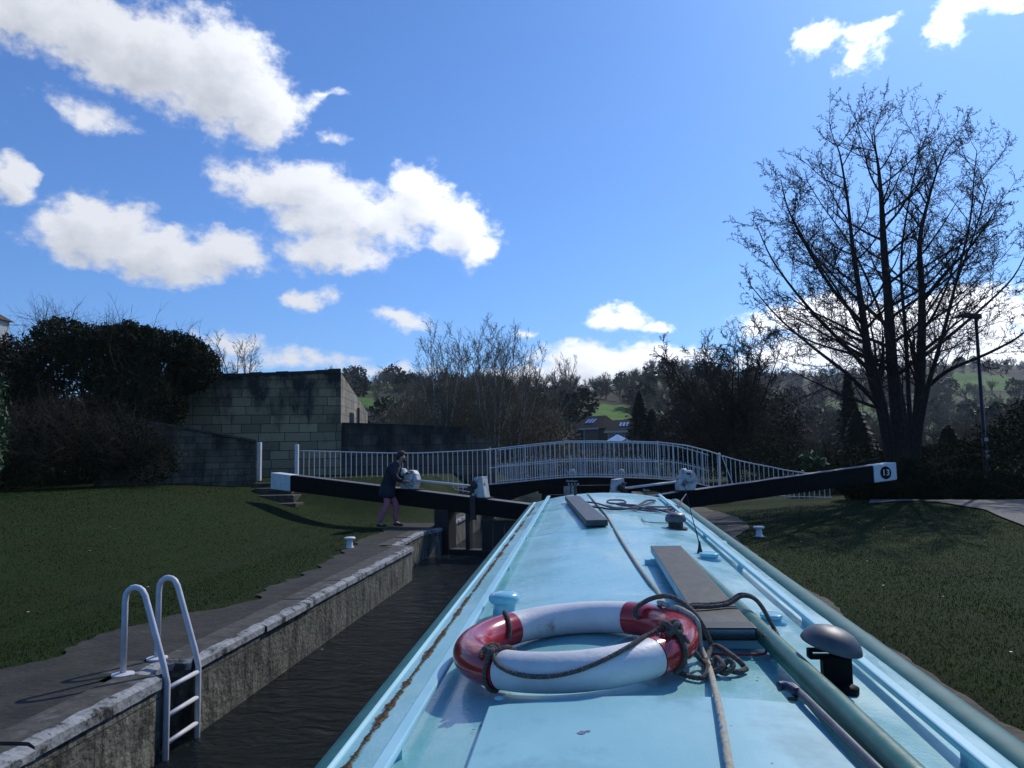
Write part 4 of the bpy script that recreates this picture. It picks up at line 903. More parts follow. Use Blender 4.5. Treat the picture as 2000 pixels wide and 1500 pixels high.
# lifebuoy: a ring of white with red quarters, grab rope tied on
rc = RP(1130, 1262, .065); RR, rt = .316, .057
yc = RP(1130, 1262, .06).y+.065
rcx = (RP(883, 1270, .06).x+RP(1378, 1270, .06).x)/2
rcx += .010; rc = Vector((rcx, yc, 0))
slope = (rz(rcx+.3)-rz(rcx-.3))/.6
RM = Matrix.Translation((rc.x, rc.y, rz(rcx-.0)+.058)) @ Matrix.Rotation(-math.atan(slope), 4, 'Y') @ Matrix.Rotation(R(-1.1), 4, 'X')
def RPt(a, b_, k=1.0, rad=RR):      # a: angle round the ring, b_: angle round the tube
    r_ = rad+rt*k*math.cos(b_); return RM @ Vector((r_*math.cos(a), r_*math.sin(a), .92*rt*k*math.sin(b_)))
lb = thing('lifebuoy', 'white and red lifebuoy ring with grab rope lying on the boat roof', 'lifebuoy', BM @ Vector((rc.x, rc.y, rz(rcx))))
def arc(a0, a1, n, nm, m, k=1.0):
    b = MB(); nt_ = 28
    for i in range(n+1):
        a = a0+(a1-a0)*i/n
        for j in range(nt_): b.v.append(tuple(RPt(a, 2*math.pi*j/nt_, k)))
    for i in range(n):
        for j in range(nt_): b.f.append((i*nt_+j, (i+1)*nt_+j, (i+1)*nt_+(j+1) % nt_, i*nt_+(j+1) % nt_)); b.mi.append(0); b.uv.append(None)
    b.add([RPt(a0, 2*math.pi*j/nt_, k) for j in range(nt_)], [tuple(range(nt_))]); b.add([RPt(a1, 2*math.pi*j/nt_, k) for j in range(nt_)], [tuple(range(nt_-1, -1, -1))])
    return bpart(b, nm, m, par=lb, smooth=True)
D_ = R
redL = (D_(133), D_(233)); redR = (D_(-47), D_(55))
arc(D_(55.4), D_(132.6), 26, 'white_section', m_ring); arc(D_(233.4), D_(312.6), 26, 'white_section', m_ring)
arc(*redL, 30, 'red_section', m_red, 1.022); arc(*redR, 30, 'red_section', m_red, 1.022)
# moulded rectangle on the back of the ring
pl = [RPt(D_(a), D_(b_), 1.004) for a, b_ in ((90, 62), (100, 62), (100, 40), (90, 40), (90, 62))]
bpart(MB().tube(spline(pl, 3), .0014, 4), 'moulded_mark', m_ring, par=lb)
def twist(path, r_, pitch=.022, strands=3, k=5):
    """three strands laid round each other"""
    P_ = [Vector(p) for p in path]; L_ = [0]
    for i in range(1, len(P_)): L_.append(L_[-1]+(P_[i]-P_[i-1]).length)
    n = max(8, int(L_[-1]/.0045)); Q = [Vector([interp(L_[-1]*i/n, L_, [p[c] for p in P_]) for c in range(3)]) for i in range(n+1)]
    out = MB(); u = None
    for s_ in range(strands):
        path_ = []; u = Vector((0, 0, 1)).cross((Q[1]-Q[0]).normalized()); u = u.normalized() if u.length > .01 else Vector((1, 0, 0))
        for i, p in enumerate(Q):
            T = (Q[min(i+1, n)]-Q[max(i-1, 0)]).normalized(); u = (u-T*u.dot(T)).normalized(); w = T.cross(u); a = 2*math.pi*(s_/strands+L_[-1]*i/n/pitch)
            path_.append(p+(u*math.cos(a)+w*math.sin(a))*r_*.52)
        out.tube(path_, r_*.56, 6)
    return out
kr = 1.10
def wrap(a, b0, b1, n=12, k=1.11, da=0): return [RPt(D_(a+da*i/n), D_(b0+(b1-b0)*i/n), k) for i in range(n+1)]
kn1 = [RPt(D_(228), D_(c), 1.12) for c in range(200, -30, -18)]
grab = [RPt(D_(232), D_(60), 1.13)]+[RPt(D_(a), D_(b_), 1.10) for a, b_ in ((238, 30), (248, 12), (260, 8), (272, 18), (284, 38), (296, 62), (306, 85), (314, 100))]+[RPt(D_(322), D_(95), 1.15)]
bpart(twist(spline(grab, 6), .0064), 'grab_rope', m_rope_d, par=lb, smooth=True)
bpart(twist(wrap(229, -80, 200, 24, 1.12, 6), .0064), 'rope_binding', m_rope_d, par=lb, smooth=True)
bpart(twist(wrap(226, 40, 230, 20, 1.12, -14), .0064), 'rope_binding', m_rope_d, par=lb, smooth=True)
bpart(twist(wrap(150, 190, 10, 22, 1.12, -22), .0064), 'rope_binding', m_rope_d, par=lb, smooth=True)
bpart(twist(wrap(322, -60, 190, 24, 1.12, 10), .0080), 'rope_binding', m_rope_d, par=lb, smooth=True)
def knot(c, r_, s_, n=46, seed=1):
    rr_ = random.Random(seed); P_ = []
    for i in range(n):
        t = i/n*2*math.pi*2; P_.append(Vector(c)+Vector((s_*(math.sin(t)+2*math.sin(2*t))*.33, s_*(math.cos(t)-2*math.cos(2*t))*.33, s_*(-math.sin(3*t))*.5)))
    return P_
kk = RPt(D_(231), D_(60), 1.22); bpart(MB().tube(knot(kk, 0, .018), .007, 7), 'knot', m_rope_d, par=lb, smooth=True)
kk = RPt(D_(326), D_(70), 1.30); bpart(MB().tube(knot(kk, 0, .028), .0085, 7), 'knot', m_rope_d, par=lb, smooth=True)
# tail rope and chain knot beyond the ring
c0 = RPt(D_(326), D_(40), 1.3); g = lambda px_, py_, h_: (lambda p: Vector((p.x, p.y, rz(p.x)+h_)))(RP(px_, py_, h_))
bpart(twist(spline([c0, g(1365, 1285, .03), g(1382, 1300, .02), g(1375, 1322, .012), g(1350, 1322, .01), g(1318, 1310, .012)], 6), .0075), 'tail_rope', m_rope_d, par=lb, smooth=True)
# dark rope heaped behind the lifebuoy's right side and over the plank: one mooring line
dk = thing('mooring_rope', 'dark rope looped over ring, plank and pole with chained knots', 'rope', BM @ g(1390, 1300, 0))
bpart(MB().tube(spline([g(1455, 1305, .012), g(1440, 1288, .03), g(1400, 1262, .035), g(1385, 1275, .02), g(1380, 1300, .014), g(1395, 1312, .012), g(1412, 1300, .03), g(1400, 1285, .035), g(1395, 1300, .018), g(1415, 1315, .012), g(1432, 1300, .03), g(1422, 1290, .04), g(1414, 1305, .02), g(1440, 1312, .012), g(1458, 1306, .012)], 7), .0080, 9), 'chained_coil', m_rope_d, par=dk, smooth=True)
L1 = [RPt(D_(35), D_(-60), 1.2), RPt(D_(38), D_(150), 1.3), RPt(D_(36), D_(100), 1.35), RPt(D_(22), D_(80), 1.7), RPt(D_(10), D_(55), 1.5), RPt(D_(2), D_(20), 1.35), g(1392, 1265, .02)]
bpart(MB().tube(spline(L1, 8), .0078, 10), 'loop', m_rope_d, par=dk, smooth=True)
ztop_ = lambda x: rz(x)+.076
def over(off):
    return spline([g(1362+off*.3, 1245, .01)+Vector((0, off*.003, 0)), Vector((pe.x-.100, pe.y+.20+off*.004, ztop_(pe.x)-.02)), Vector((pe.x-.085, pe.y+.235+off*.004, ztop_(pe.x)+.012)), Vector((pe.x-.02, pe.y+.25+off*.005, ztop_(pe.x)+.010)), Vector((pe.x+.05, pe.y+.28+off*.004, ztop_(pe.x)+.014)), Vector((pe.x+.105, pe.y+.30+off*.004, ztop_(pe.x)+.036)), Vector((pe.x+.15, pe.y+.26+off*.002, ztop_(pe.x)+.02)), Vector((pe.x+.19, pe.y+.17, rz(pe.x+.19)+.02)), Vector((pe.x+.19, pe.y+.13, rz(pe.x+.19)+.008))], 7)
for o_ in (0, 7): bpart(MB().tube(over(o_), .0072, 10), 'loop', m_rope_d, par=dk, smooth=True)
# cream centre line down the roof
pts = [g(1440, 1560, .042), g(1425, 1500, .042), g(1408, 1400, .042), g(1396, 1345, .035), g(1384, 1300, .012), g(1368, 1262, .04), RPt(D_(0), D_(30), 1.18), RPt(D_(8), D_(65), 1.2), RPt(D_(22), D_(85), 1.2), RPt(D_(36), D_(60), 1.2), g(1294, 1170, .014), g(1268, 1135, .010), g(1240, 1096, .010), g(1212, 1052, .010), g(1190, 1015, .010), g(1178, 998, .012), g(1162, 980, .010), g(1148, 964, .010)]
tag(MB().tube(spline(pts, 8), .0088, 10).build('centre_rope', m_rope_c, xf=BM, smooth=True), 'long cream rope with blue flecks running down the roof', 'rope')
# purple rope coils near the front
cp = [(1340, 965), (1325, 985), (1310, 1000), (1285, 995), (1262, 990), (1300, 990), (1330, 988), (1280, 998), (1240, 992), (1262, 985), (1280, 978), (1262, 978), (1240, 990), (1205, 995), (1160, 990), (1128, 984), (1130, 981), (1160, 982), (1200, 992), (1240, 993), (1250, 988), (1215, 985), (1188, 982), (1190, 977), (1215, 977), (1222, 982), (1205, 985), (1240, 990), (1290, 996), (1320, 990), (1332, 978)]
pts = [g(px_, py_, .014+.012*math.sin(i*1.7)**2) for i, (px_, py_) in enumerate(cp)]
tag(MB().tube(spline(pts, 6), .0085, 8).build('coiled_rope', m_rope_p, xf=BM, smooth=True), 'purple brown rope in loose loops near the front of the roof', 'rope')
pts = [g(1253, 1012, .01), g(1262, 1019, .012), g(1290, 1021, .01), g(1310, 1022, .02)]
tag(MB().tube(spline(pts, 6), .0045, 6).build('thin_cord', m_rope_c, xf=BM, smooth=True), 'thin grey cord running to the domed vent', 'cord')

# ------------------------------------------------------------------ the man at the gate
def skin_mesh(chains, name, m, par, sub=2, root=0):
    """chains of (point, radius) joined where points coincide"""
    verts = []; rad = []; edges = []; key = {}
    def vid(p, r_):
        k = tuple(round(c, 4) for c in p)
        if k not in key: key[k] = len(verts); verts.append(Vector(p)); rad.append(r_)
        return key[k]
    for ch in chains:
        pv = None
        for p, r_ in ch:
            i = vid(p, r_)
            if pv is not None: edges.append((pv, i))
            pv = i
    o = parent_origin(par); me = bpy.data.meshes.new(name); me.from_pydata([v-o for v in verts], edges, []); me.materials.append(m)
    ob = bpy.data.objects.new(name, me); col.objects.link(ob); ob.parent = par
    md = ob.modifiers.new('skin', 'SKIN'); md.use_smooth_shade = True
    sv_ = me.skin_vertices[0].data
    for i, r_ in enumerate(rad): sv_[i].radius = (r_, r_) if not isinstance(r_, tuple) else r_; sv_[i].use_root = (i == root)
    s_ = ob.modifiers.new('sub', 'SUBSURF'); s_.levels = sub; s_.render_levels = sub
    # bake so that every child is an ordinary mesh
    bpy.context.view_layer.update(); ev = ob.evaluated_get(bpy.context.evaluated_depsgraph_get()); m2 = bpy.data.meshes.new_from_object(ev)
    ob.modifiers.clear(); ob.data = m2; m2.materials.clear(); m2.materials.append(m)
    return ob
pp = at(757, 1029, 16.15); gzp = height(pp.x, pp.y)+.02
man = thing('person', 'man in dark jacket and pink trousers leaning over the left gate beam', 'person', (pp.x, pp.y, gzp))
def H(x, y, z): return Vector((pp.x+x, pp.y+y, gzp+z))   # x towards the gate, y away, z up
hip = H(0, 0, .88); chest = H(.13, .0, 1.22); neck = H(.24, .0, 1.39); headc = H(.33, .0, 1.51)
kL, aL = H(.02, -.09, .48), H(-.17, -.10, .09); kR, aR = H(.16, .10, .49), H(.15, .10, .09)
hL, hR = H(-.01, -.075, .80), H(.01, .075, .80)
shL, shR = H(.15, -.19, 1.31), H(.17, .19, 1.31); eL, eR = H(.24, -.24, 1.05), H(.28, .24, 1.06); wL, wR = H(.40, -.08, .99), H(.42, .10, 1.00)
body = [[(hip, .10), (H(.06, 0, 1.05), .115), (chest, .13), (neck, .055), (H(.275, 0, 1.435), .055), (headc-Vector((0, 0, .02)), .088), (headc+Vector((-.01, 0, .07)), .083)],
        [(hip, .10), (H(-.005, -.058, .76), .06), (kL, .055), (H(-.10, -.10, .28), .052), (aL, .036), (H(-.06, -.11, .035), .034)], [(hip, .10), (H(.01, .058, .76), .06), (kR, .055), (H(.155, .10, .28), .052), (aR, .036), (H(.27, .11, .035), .034)],
        [(chest, .13), (shL, .055), (eL, .040), (wL, .027)], [(chest, .13), (shR, .055), (eR, .040), (wR, .027)]]
for w, s in ((wL, -1), (wR, 1)):
    palm = w+Vector((.055, 0, -.005)); body[3 if s < 0 else 4].append((palm, .026))
    for k in range(4):
        y_ = (k-1.5)*.018; L_ = (.030, .034, .032, .026)[k]; b0 = palm+Vector((.028, y_, .004)); body.append([(palm, .026), (b0, .0095), (b0+Vector((L_, 0, -.006)), .0085), (b0+Vector((L_*1.3, 0, -.030)), .0075)])
    body.append([(palm, .026), (palm+Vector((-.002, -s*.034, -.006)), .010), (palm+Vector((.026, -s*.044, -.022)), .0085)])
bd = skin_mesh(body, 'body', m_person_skin, man)
skin_mesh([[(H(-.04, 0, .60), .205), (H(-.01, 0, .74), .205), (H(.01, 0, .88), .185), (H(.05, 0, 1.02), .155), (chest, .165), (H(.19, 0, 1.33), .13), (H(.245, 0, 1.42), .082)], [(chest, .165), (shL, .090), (eL, .070), (wL-Vector((.02, 0, 0)), .045)], [(chest, .165), (shR, .090), (eR, .070), (wR-Vector((.02, 0, 0)), .045)]], 'jacket', m_jacket, man)
skin_mesh([[(H(0, 0, .84), .085), (H(-.005, -.058, .76), .078), (kL, .078), (H(-.08, -.10, .30), .072), (aL+Vector((0, 0, .0)), .062)], [(H(0, 0, .84), .085), (H(.01, .058, .76), .078), (kR, .078), (H(.155, .10, .30), .072), (aR, .062)]], 'trousers', m_trouser, man)
for a_, nm in ((aL, 0), (aR, 1)):
    skin_mesh([[(a_+Vector((-.05, 0, -.045)), .036), (a_+Vector((.03, 0, -.042)), .042), (a_+Vector((.12, 0, -.055)), .036), (a_+Vector((.18, 0, -.062)), .024)]], 'shoe', m_shoe, man)
skin_mesh([[(headc+Vector((-.075, 0, -.075)), .060), (headc+Vector((-.060, 0, .01)), .092), (headc+Vector((-.025, 0, .065)), .105), (headc+Vector((.030, 0, .085)), .085), (headc+Vector((.065, 0, .075)), .050)]], 'hair', m_hair, man)
skin_mesh([[(headc+Vector((.020, 0, -.070)), .066), (headc+Vector((.070, 0, -.085)), .050), (headc+Vector((.085, 0, -.10)), .034)]], 'beard', m_hair, man)
skin_mesh([[(headc+Vector((.080, 0, .0)), .016), (headc+Vector((.108, 0, -.018)), .012)]], 'nose', m_person_skin, man, sub=1)
for s in (-1, 1):
    MB().lathe([(0, -.008), (.008, 0), (0, .008)], headc+Vector((.082, s*.032, .015)), n=8).build('eye', m_disc, man)
    MB().lathe([(0, -.008), (.022, 0), (0, .008)], headc+Vector((.0, s*.088, -.01)), axis=(0, 1, 0), n=10).build('ear', m_person_skin, man)

# ------------------------------------------------------------------ trees
class TB(MB):
    """light tube collector for branches"""
    def limb(s, P_, r0, r1, n=4):
        s.tube(P_, [r0+(r1-r0)*i/(len(P_)-1) for i in range(len(P_))], n, cap=False)
def randperp(d, rr):
    v = Vector((rr.gauss(0, 1), rr.gauss(0, 1), rr.gauss(0, 1))); v -= d*v.dot(d); return v.normalized()
def grow(tb, p, d, L, r_, lev, rr, prm):
    nseg = prm['seg'][lev]; path = [Vector(p)]; d = Vector(d).normalized(); bend = prm['wob'][lev]
    for i in range(nseg):
        d = (d+randperp(d, rr)*bend+Vector((0, 0, prm['up'][lev]))).normalized(); path.append(path[-1]+d*L/nseg)
    rt_ = r_*prm['tip'][lev]; tb.limb(path, r_, rt_, prm['n'][lev])
    if lev+1 >= len(prm['kids']): return
    kids(tb, path, r_, rt_, L, lev, rr, prm)
def kids(tb, path, r0, r1, L, lev, rr, prm, f0=None):
    n = prm['kids'][lev+1]; n = int(n*rr.uniform(.8, 1.2)+.5); f0 = prm['start'][lev] if f0 is None else f0
    for k in range(n):
        t = f0+(1-f0)*((k+rr.random())/n); x = t*(len(path)-1); i = min(int(x), len(path)-2); p = path[i].lerp(path[i+1], x-i); dd_ = (path[i+1]-path[i]).normalized()
        a = R(prm['ang'][lev+1]*rr.uniform(.7, 1.25)); c = (dd_*math.cos(a)+randperp(dd_, rr)*math.sin(a))
        rr0 = (r0+(r1-r0)*t); l = L*prm['len'][lev+1]*rr.uniform(.6, 1.15)*(1-prm.get('top', .45)*t if lev == 0 else 1-.3*t)
        grow(tb, p, c, l, max(rr0*prm['rk'][lev+1], prm['rmin']), lev+1, rr, prm)
# --- the big bare tree on the right
rr = random.Random(21); YT = 21.8
big = thing('bare_tree', 'tall leafless tree of several stems standing by the path and lamp', 'tree', (at(1763, 975, YT).x, YT, COP))
trunk = MB(); crown = TB()
def tp(px_, py_, dy): return at(px_, py_, YT+dy)
base = at(1764, 990, YT)
base.z = COP-.1
trunk.tube([base, at(1762, 960, YT), at(1762, 900, YT), at(1762, 860, YT)], [.50, .38, .33, .26], 14)
stems = [([(1750, 935, 0), (1739, 880, -.1), (1722, 800, -.3), (1700, 725, -.5), (1688, 635, -.7), (1678, 567, -.8), (1665, 480, -.9), (1656, 396, -.9), (1640, 300, -1), (1628, 275, -1.0)], .19),
 ([(1760, 930, 0), (1754, 830, .1), (1742, 710, .1), (1735, 590, .2), (1726, 480, .3), (1722, 400, .3), (1716, 330, .3), (1710, 290, .4), (1706, 245, .5)], .21),
 ([(1775, 920, .1), (1778, 850, .4), (1774, 760, .7), (1768, 640, .9), (1761, 560, 1.1), (1762, 480, 1.3), (1776, 390, 1.5), (1790, 320, 1.7), (1800, 270, 1.8)], .075),
 ([(1778, 930, 0), (1788, 860, -.2), (1796, 770, -.3), (1800, 650, -.5), (1800, 560, -.6), (1796, 472, -.6), (1812, 396, -.8), (1830, 335, -1), (1852, 280, -1.1)], .185),
 ([(1770, 900, .3), (1766, 800, 1.0), (1740, 680, 1.9), (1700, 560, 2.6), (1655, 470, 3.0), (1605, 400, 3.2), (1575, 350, 3.2)], .062),
 ([(1785, 900, .3), (1805, 780, 1.1), (1840, 660, 1.8), (1870, 540, 2.3), (1895, 430, 2.5), (1902, 350, 2.6), (1908, 295, 2.5)], .075),
 ([(1790, 880, -.2), (1812, 760, -.9), (1840, 660, -1.6), (1865, 560, -2.0), (1905, 450, -2.2), (1930, 360, -2.2)], .06),
 ([(1745, 900, -.2), (1728, 790, -1.1), (1700, 690, -1.8), (1650, 590, -2.3), (1590, 500, -2.5), (1545, 420, -2.5)], .06)]
prm = dict(seg=[9, 8, 6, 4, 3], wob=[.05, .10, .20, .34, .45], up=[0, .055, .04, .03, .0], tip=[.2, .2, .3, .45, .6], n=[8, 5, 4, 3, 3], kids=[0, 25, 10, 6, 4], start=[.16, .12, .1, .1], ang=[0, 54, 42, 48, 55], len=[1, .42, .38, .36, .42], rk=[1, .34, .46, .55, .7], rmin=.0060, top=.68)
for pts, r0 in stems:
    P_ = spline([tp(*p) for p in pts], 3); L_ = sum((P_[i+1]-P_[i]).length for i in range(len(P_)-1)); n_ = len(P_)
    trunk.tube(P_, [r0*(1-i/(n_-1))**1.35+.012 for i in range(n_)], 9, cap=False)
    kids(crown, P_, r0, .03, L_*.92, 0, rr, prm, f0=.20)
trunk.build('trunk', m_bark, big, smooth=True); crown.build('crown', m_bark, big)
# long outer limbs, leaving the stems low and curving upward
low = TB(); rl = random.Random(4)
for pts in ([(1722, 800, -.3), (1660, 735, -1.2), (1590, 680, -1.6), (1520, 620, -1.8), (1460, 550, -1.8)], [(1700, 725, -.6), (1640, 665, -1.0), (1570, 590, -1.4), (1510, 510, -1.4), (1478, 440, -1.4)], [(1742, 710, .2), (1660, 690, 1.2), (1580, 665, 2), (1510, 625, 2.2)], [(1796, 770, -.2), (1850, 725, -.9), (1930, 690, -1.3), (2000, 650, -1.5), (2050, 590, -1.6)], [(1798, 700, -.3), (1850, 660, .8), (1920, 600, 1.2), (1980, 540, 1.4), (2010, 480, 1.5)], [(1800, 590, 0), (1850, 530, -.6), (1905, 470, -1), (1950, 400, -1.2)], [(1688, 635, -.7), (1630, 570, -1.5), (1580, 490, -2), (1540, 410, -2.1), (1525, 350, -2.1)], [(1738, 640, .5), (1670, 580, 1.8), (1610, 520, 2.6), (1560, 460, 2.8)]):
    P_ = spline([tp(*p) for p in pts], 4); n_ = len(P_); L_ = sum((P_[i+1]-P_[i]).length for i in range(n_-1))
    low.limb(P_, .062, .010, 6); kids(low, P_, .05, .010, L_*1.1, 0, rl, dict(prm, kids=[0, 16, 9, 6, 4]), f0=.18)
low.build('low_limbs', m_bark, big)

def bare_tree(name, label, x, y, h_, spread, seed, nst, mtrunk, mtwig, prm_, group=None, zb=None, r0=None, lean=.25, cat='tree', fan=1.0):
    rr_ = random.Random(seed); zb = height(x, y)-.05 if zb is None else zb; t = thing(name, label, cat, (x, y, zb), group)
    tk = MB(); cr = TB(); r0 = r0 or h_*.016
    for s_ in range(nst):
        a = 2*math.pi*(s_+rr_.random()*.6)/nst; sp1 = spread*rr_.uniform(.25, 1)*(1 if nst > 1 else .1); hh = h_*rr_.uniform(.78, 1)
        P_ = spline([(x+.1*math.cos(a), y+.1*math.sin(a), zb), (x+sp1*.25*math.cos(a), y+sp1*.25*math.sin(a), zb+hh*.28), (x+sp1*.62*math.cos(a)+rr_.gauss(0, .1), y+sp1*.62*math.sin(a), zb+hh*.62), (x+sp1*math.cos(a)*fan, y+sp1*math.sin(a)*fan, zb+hh)], 3)
        rs = r0*rr_.uniform(.6, 1.1); n_ = len(P_); tk.tube(P_, [rs*(1-i/(n_-1))+.008 for i in range(n_)], 6, cap=False)
        kids(cr, P_, rs, .012, hh, 0, rr_, prm_)
    tk.build('trunk', mtrunk, t, smooth=True); cr.build('crown', mtwig, t); return t
pm = dict(seg=[6, 5, 4, 3], wob=[.05, .10, .18, .25], up=[0, .08, .05, .04], tip=[.2, .25, .35, .5], n=[6, 4, 3, 3], kids=[0, 15, 8, 5], start=[.15, .15, .1], ang=[0, 34, 34, 38], len=[1, .36, .42, .45], rk=[1, .42, .5, .55], rmin=.0085)
# thicket of pale stems beyond the black wall
gm = 'pale leafless trees beyond the black stone wall'
cl = [(815, 40, 5.4, 8, 'leftmost low leafless tree beyond the black wall, spreading left', 1.9), (868, 37, 7.0, 9, 'pale leafless tree second from left beyond the black wall', 1.7), (925, 40, 7.9, 10, 'tallest pale leafless tree in the middle of the canal thicket', 1.8), (965, 34, 6.2, 8, 'leafless tree with whitish stems right by the black wall end', 1.3), (1005, 38, 7.0, 9, 'pale leafless tree right of the tallest in the thicket', 1.7), (1048, 42, 6.3, 7, 'thin leafless tree at the right end of the thicket', 1.6)]
for i, (px_, Y, h_, n_, lab, sprd) in enumerate(cl):
    p = at(px_, 870, Y); bare_tree('bare_tree', lab, p.x, Y, h_, sprd*1.15, 31+i, n_, m_palebark if i in (1, 3, 4) else m_greytwig, m_greytwig, pm, zb=height(p.x, Y)-.2, r0=.07)
# dark rounded tree right of centre
pd = dict(pm, kids=[0, 17, 11, 8], ang=[0, 46, 44, 46], wob=[.08, .2, .32, .4], rmin=.013, len=[1, .36, .46, .5])
p = at(1432, 880, 36); bare_tree('bare_tree', 'dark dense round-headed leafless tree right of the footbridge', p.x, 36, 6.9, 3.0, 77, 11, m_bark, m_twig, pd, r0=.12)
p = at(1352, 880, 44); bare_tree('bare_tree', 'smaller dark leafless tree behind left of the round-headed one', p.x, 44, 6.6, 2.3, 78, 6, m_bark, m_twig, pd, r0=.10)
# lone tree on the skyline
zz = at(1108, 758, 215); bare_tree('bare_tree', 'lone leafless tree standing up on the hill skyline', zz.x, 215, 10.5, 3.6, 5, 5, m_greytwig, m_greytwig, dict(pm, rmin=.035, kids=[0, 12, 6, 4]), zb=zz.z-1.5, r0=.3)

# leafy masses
def leafy(name, label, blobs, nleaf, m, size, seed, cat='bush', group=None, twigs=0, mt=None, par=None, sprigs=0, shell=.55):
    """blobs: (x, y, z, rx, ry, rz)"""
    rg = np.random.default_rng(seed); x0, y0 = blobs[0][0], blobs[0][1]; zb = min(q[2]-q[5] for q in blobs); t = thing(name, label, cat, (x0, y0, zb), group)
    vol = np.array([(q[3]*q[4]*q[5])**(2/3) for q in blobs]); cnt = (vol/vol.sum()*nleaf).astype(int); P_ = []
    for q, c in zip(blobs, cnt):
        d = rg.normal(size=(c, 3)); d /= np.linalg.norm(d, axis=1)[:, None]; rad = shell+(1-shell)*rg.random(c)**.6
        # clumps: push outward in lobes
        ph = rg.random(9)*6.28; lob = sum(np.sin(d[:, k % 3]*(3+k*1.7)*2+ph[k]+d[:, (k+1) % 3]*(2+k)*2) for k in range(6))/6
        rad = rad*(1+.20*lob); P_.append(np.array(q[:3])+d*rad[:, None]*np.array(q[3:6]))
    P_ = np.concatenate(P_); n = len(P_)
    a = rg.normal(size=(n, 3)); a /= np.linalg.norm(a, axis=1)[:, None]; bvec = rg.normal(size=(n, 3)); bvec -= a*(a*bvec).sum(1)[:, None]; bvec /= np.linalg.norm(bvec, axis=1)[:, None]
    s_ = size*(.6+.8*rg.random(n))[:, None]; V = np.stack([P_-a*s_, P_+bvec*s_*.45, P_+a*s_, P_-bvec*s_*.45], 1).reshape(-1, 3)
    me = bpy.data.meshes.new('foliage'); off = np.array(t.location); me.vertices.add(4*n); me.vertices.foreach_set('co', (V-off).ravel()); me.loops.add(4*n); me.loops.foreach_set('vertex_index', np.arange(4*n)); me.polygons.add(n); me.polygons.foreach_set('loop_start', np.arange(n)*4); me.polygons.foreach_set('loop_total', np.full(n, 4)); me.materials.append(m); me.update(calc_edges=True)
    o_ = bpy.data.objects.new('foliage', me); col.objects.link(o_); o_.parent = t
    if twigs:
        tb = TB(); rr_ = random.Random(seed)
        for k in range(twigs):
            q = rr_.choice(blobs); a_ = rr_.random()*6.28; e_ = rr_.uniform(-.5, .85)
            c = Vector((q[0]+q[3]*math.cos(a_)*math.cos(e_)*rr_.uniform(.6, .95), q[1]-abs(q[4]*math.sin(a_)*math.cos(e_))*rr_.uniform(.6, 1.0), q[2]+q[5]*math.sin(e_)*.9)); d = Vector((rr_.gauss(0, .5), rr_.gauss(-.2, .4), rr_.uniform(.1, 1))).normalized()
            pth = [c]
            for i in range(6): d = (d+Vector((rr_.gauss(0, .18), rr_.gauss(0, .18), rr_.gauss(-.03, .15)))).normalized(); pth.append(pth[-1]+d*rr_.uniform(.1, .24))
            tb.limb(pth, rr_.uniform(.005, .011), .002, 3)
            for i in (1, 2, 3, 4):
                d2 = (d+randperp(d, rr_)*.9).normalized(); tb.limb([pth[i], pth[i]+d2*.15, pth[i]+d2*.28+Vector((0, 0, .05))], .004, .0015, 3)
        tb.build('twigs', mt or m_bram, t)
    if sprigs:
        tb = TB(); rr_ = random.Random(seed+1)
        for k in range(sprigs):
            q = rr_.choice(blobs); x = q[0]+q[3]*rr_.uniform(-.9, .9); u = (x-q[0])/q[3]; z = q[2]+q[5]*math.sqrt(max(0, 1-u*u))*.9; c = Vector((x, q[1]+rr_.uniform(-.4, .4)*q[4], z)); d = Vector((rr_.gauss(0, .25), rr_.gauss(0, .2), 1)).normalized()
            l = rr_.uniform(.25, .9); pth = [c, c+d*l*.5, c+d*l+Vector((rr_.gauss(0, .06), 0, 0))]; tb.limb(pth, .008, .002, 3)
            for i in range(3): tb.limb([c+d*l*(.35+.2*i), c+d*l*(.35+.2*i)+Vector((rr_.gauss(0, .12), rr_.gauss(0, .1), .14))], .004, .0015, 3)
        tb.build('sprigs', mt or m_bram, t)
    return t
def BL(px_, py_, Y, rxp, ryp, dyr): # blob from its look at depth Y; radii in px, depth radius in m
    p = at(px_, py_, Y); k = Y/1450; return (p.x, p.y, p.z, rxp*k, dyr, ryp*k)
gt = 'overgrown evergreen thicket on the left bank'
leafy('evergreen_bush', 'dark ivy covered mound, highest part of the left thicket', [BL(150, 760, 20.5, 125, 130, 2.0), BL(110, 880, 19.5, 130, 100, 2.0), BL(215, 700, 21, 90, 70, 1.6), BL(128, 665, 21, 50, 48, 1.2)], 52000, m_leaf, .055, 1, group=gt, twigs=260, sprigs=7)
leafy('evergreen_bush', 'dark evergreen bush leaning over the tall block wall', [BL(320, 710, 21.8, 88, 72, 1.6), BL(378, 712, 22.0, 42, 52, 1.2), BL(262, 672, 21.5, 60, 45, 1.3), BL(300, 790, 20.8, 60, 60, 1.2), BL(245, 780, 20.4, 70, 75, 1.4)], 42000, m_leaf, .055, 2, group=gt, twigs=140, sprigs=9)
leafy('bramble_thicket', 'brown bramble tangle spilling onto the lawn below the low wall', [BL(200, 870, 16.4, 120, 75, 1.2), BL(90, 880, 15.6, 110, 80, 1.2), BL(290, 905, 17.2, 60, 45, .8)], 9000, m_leaf, .04, 3, group=gt, twigs=620, cat='brambles', mt=m_bram)
leafy('evergreen_bush', 'dark bush at the left picture edge below the pale house', [BL(20, 740, 19, 75, 95, 1.8), BL(-60, 760, 18, 100, 120, 2), BL(-40, 900, 16, 120, 110, 1.6)], 26000, m_leaf, .055, 4, group=gt, twigs=160, sprigs=10)
leafy('laurel_bush', 'glossy pale leaved laurel at the extreme left edge', [BL(-42, 850, 11.5, 48, 125, .5), BL(-45, 760, 11.8, 40, 70, .5)], 3200, m_leafb, .05, 5)
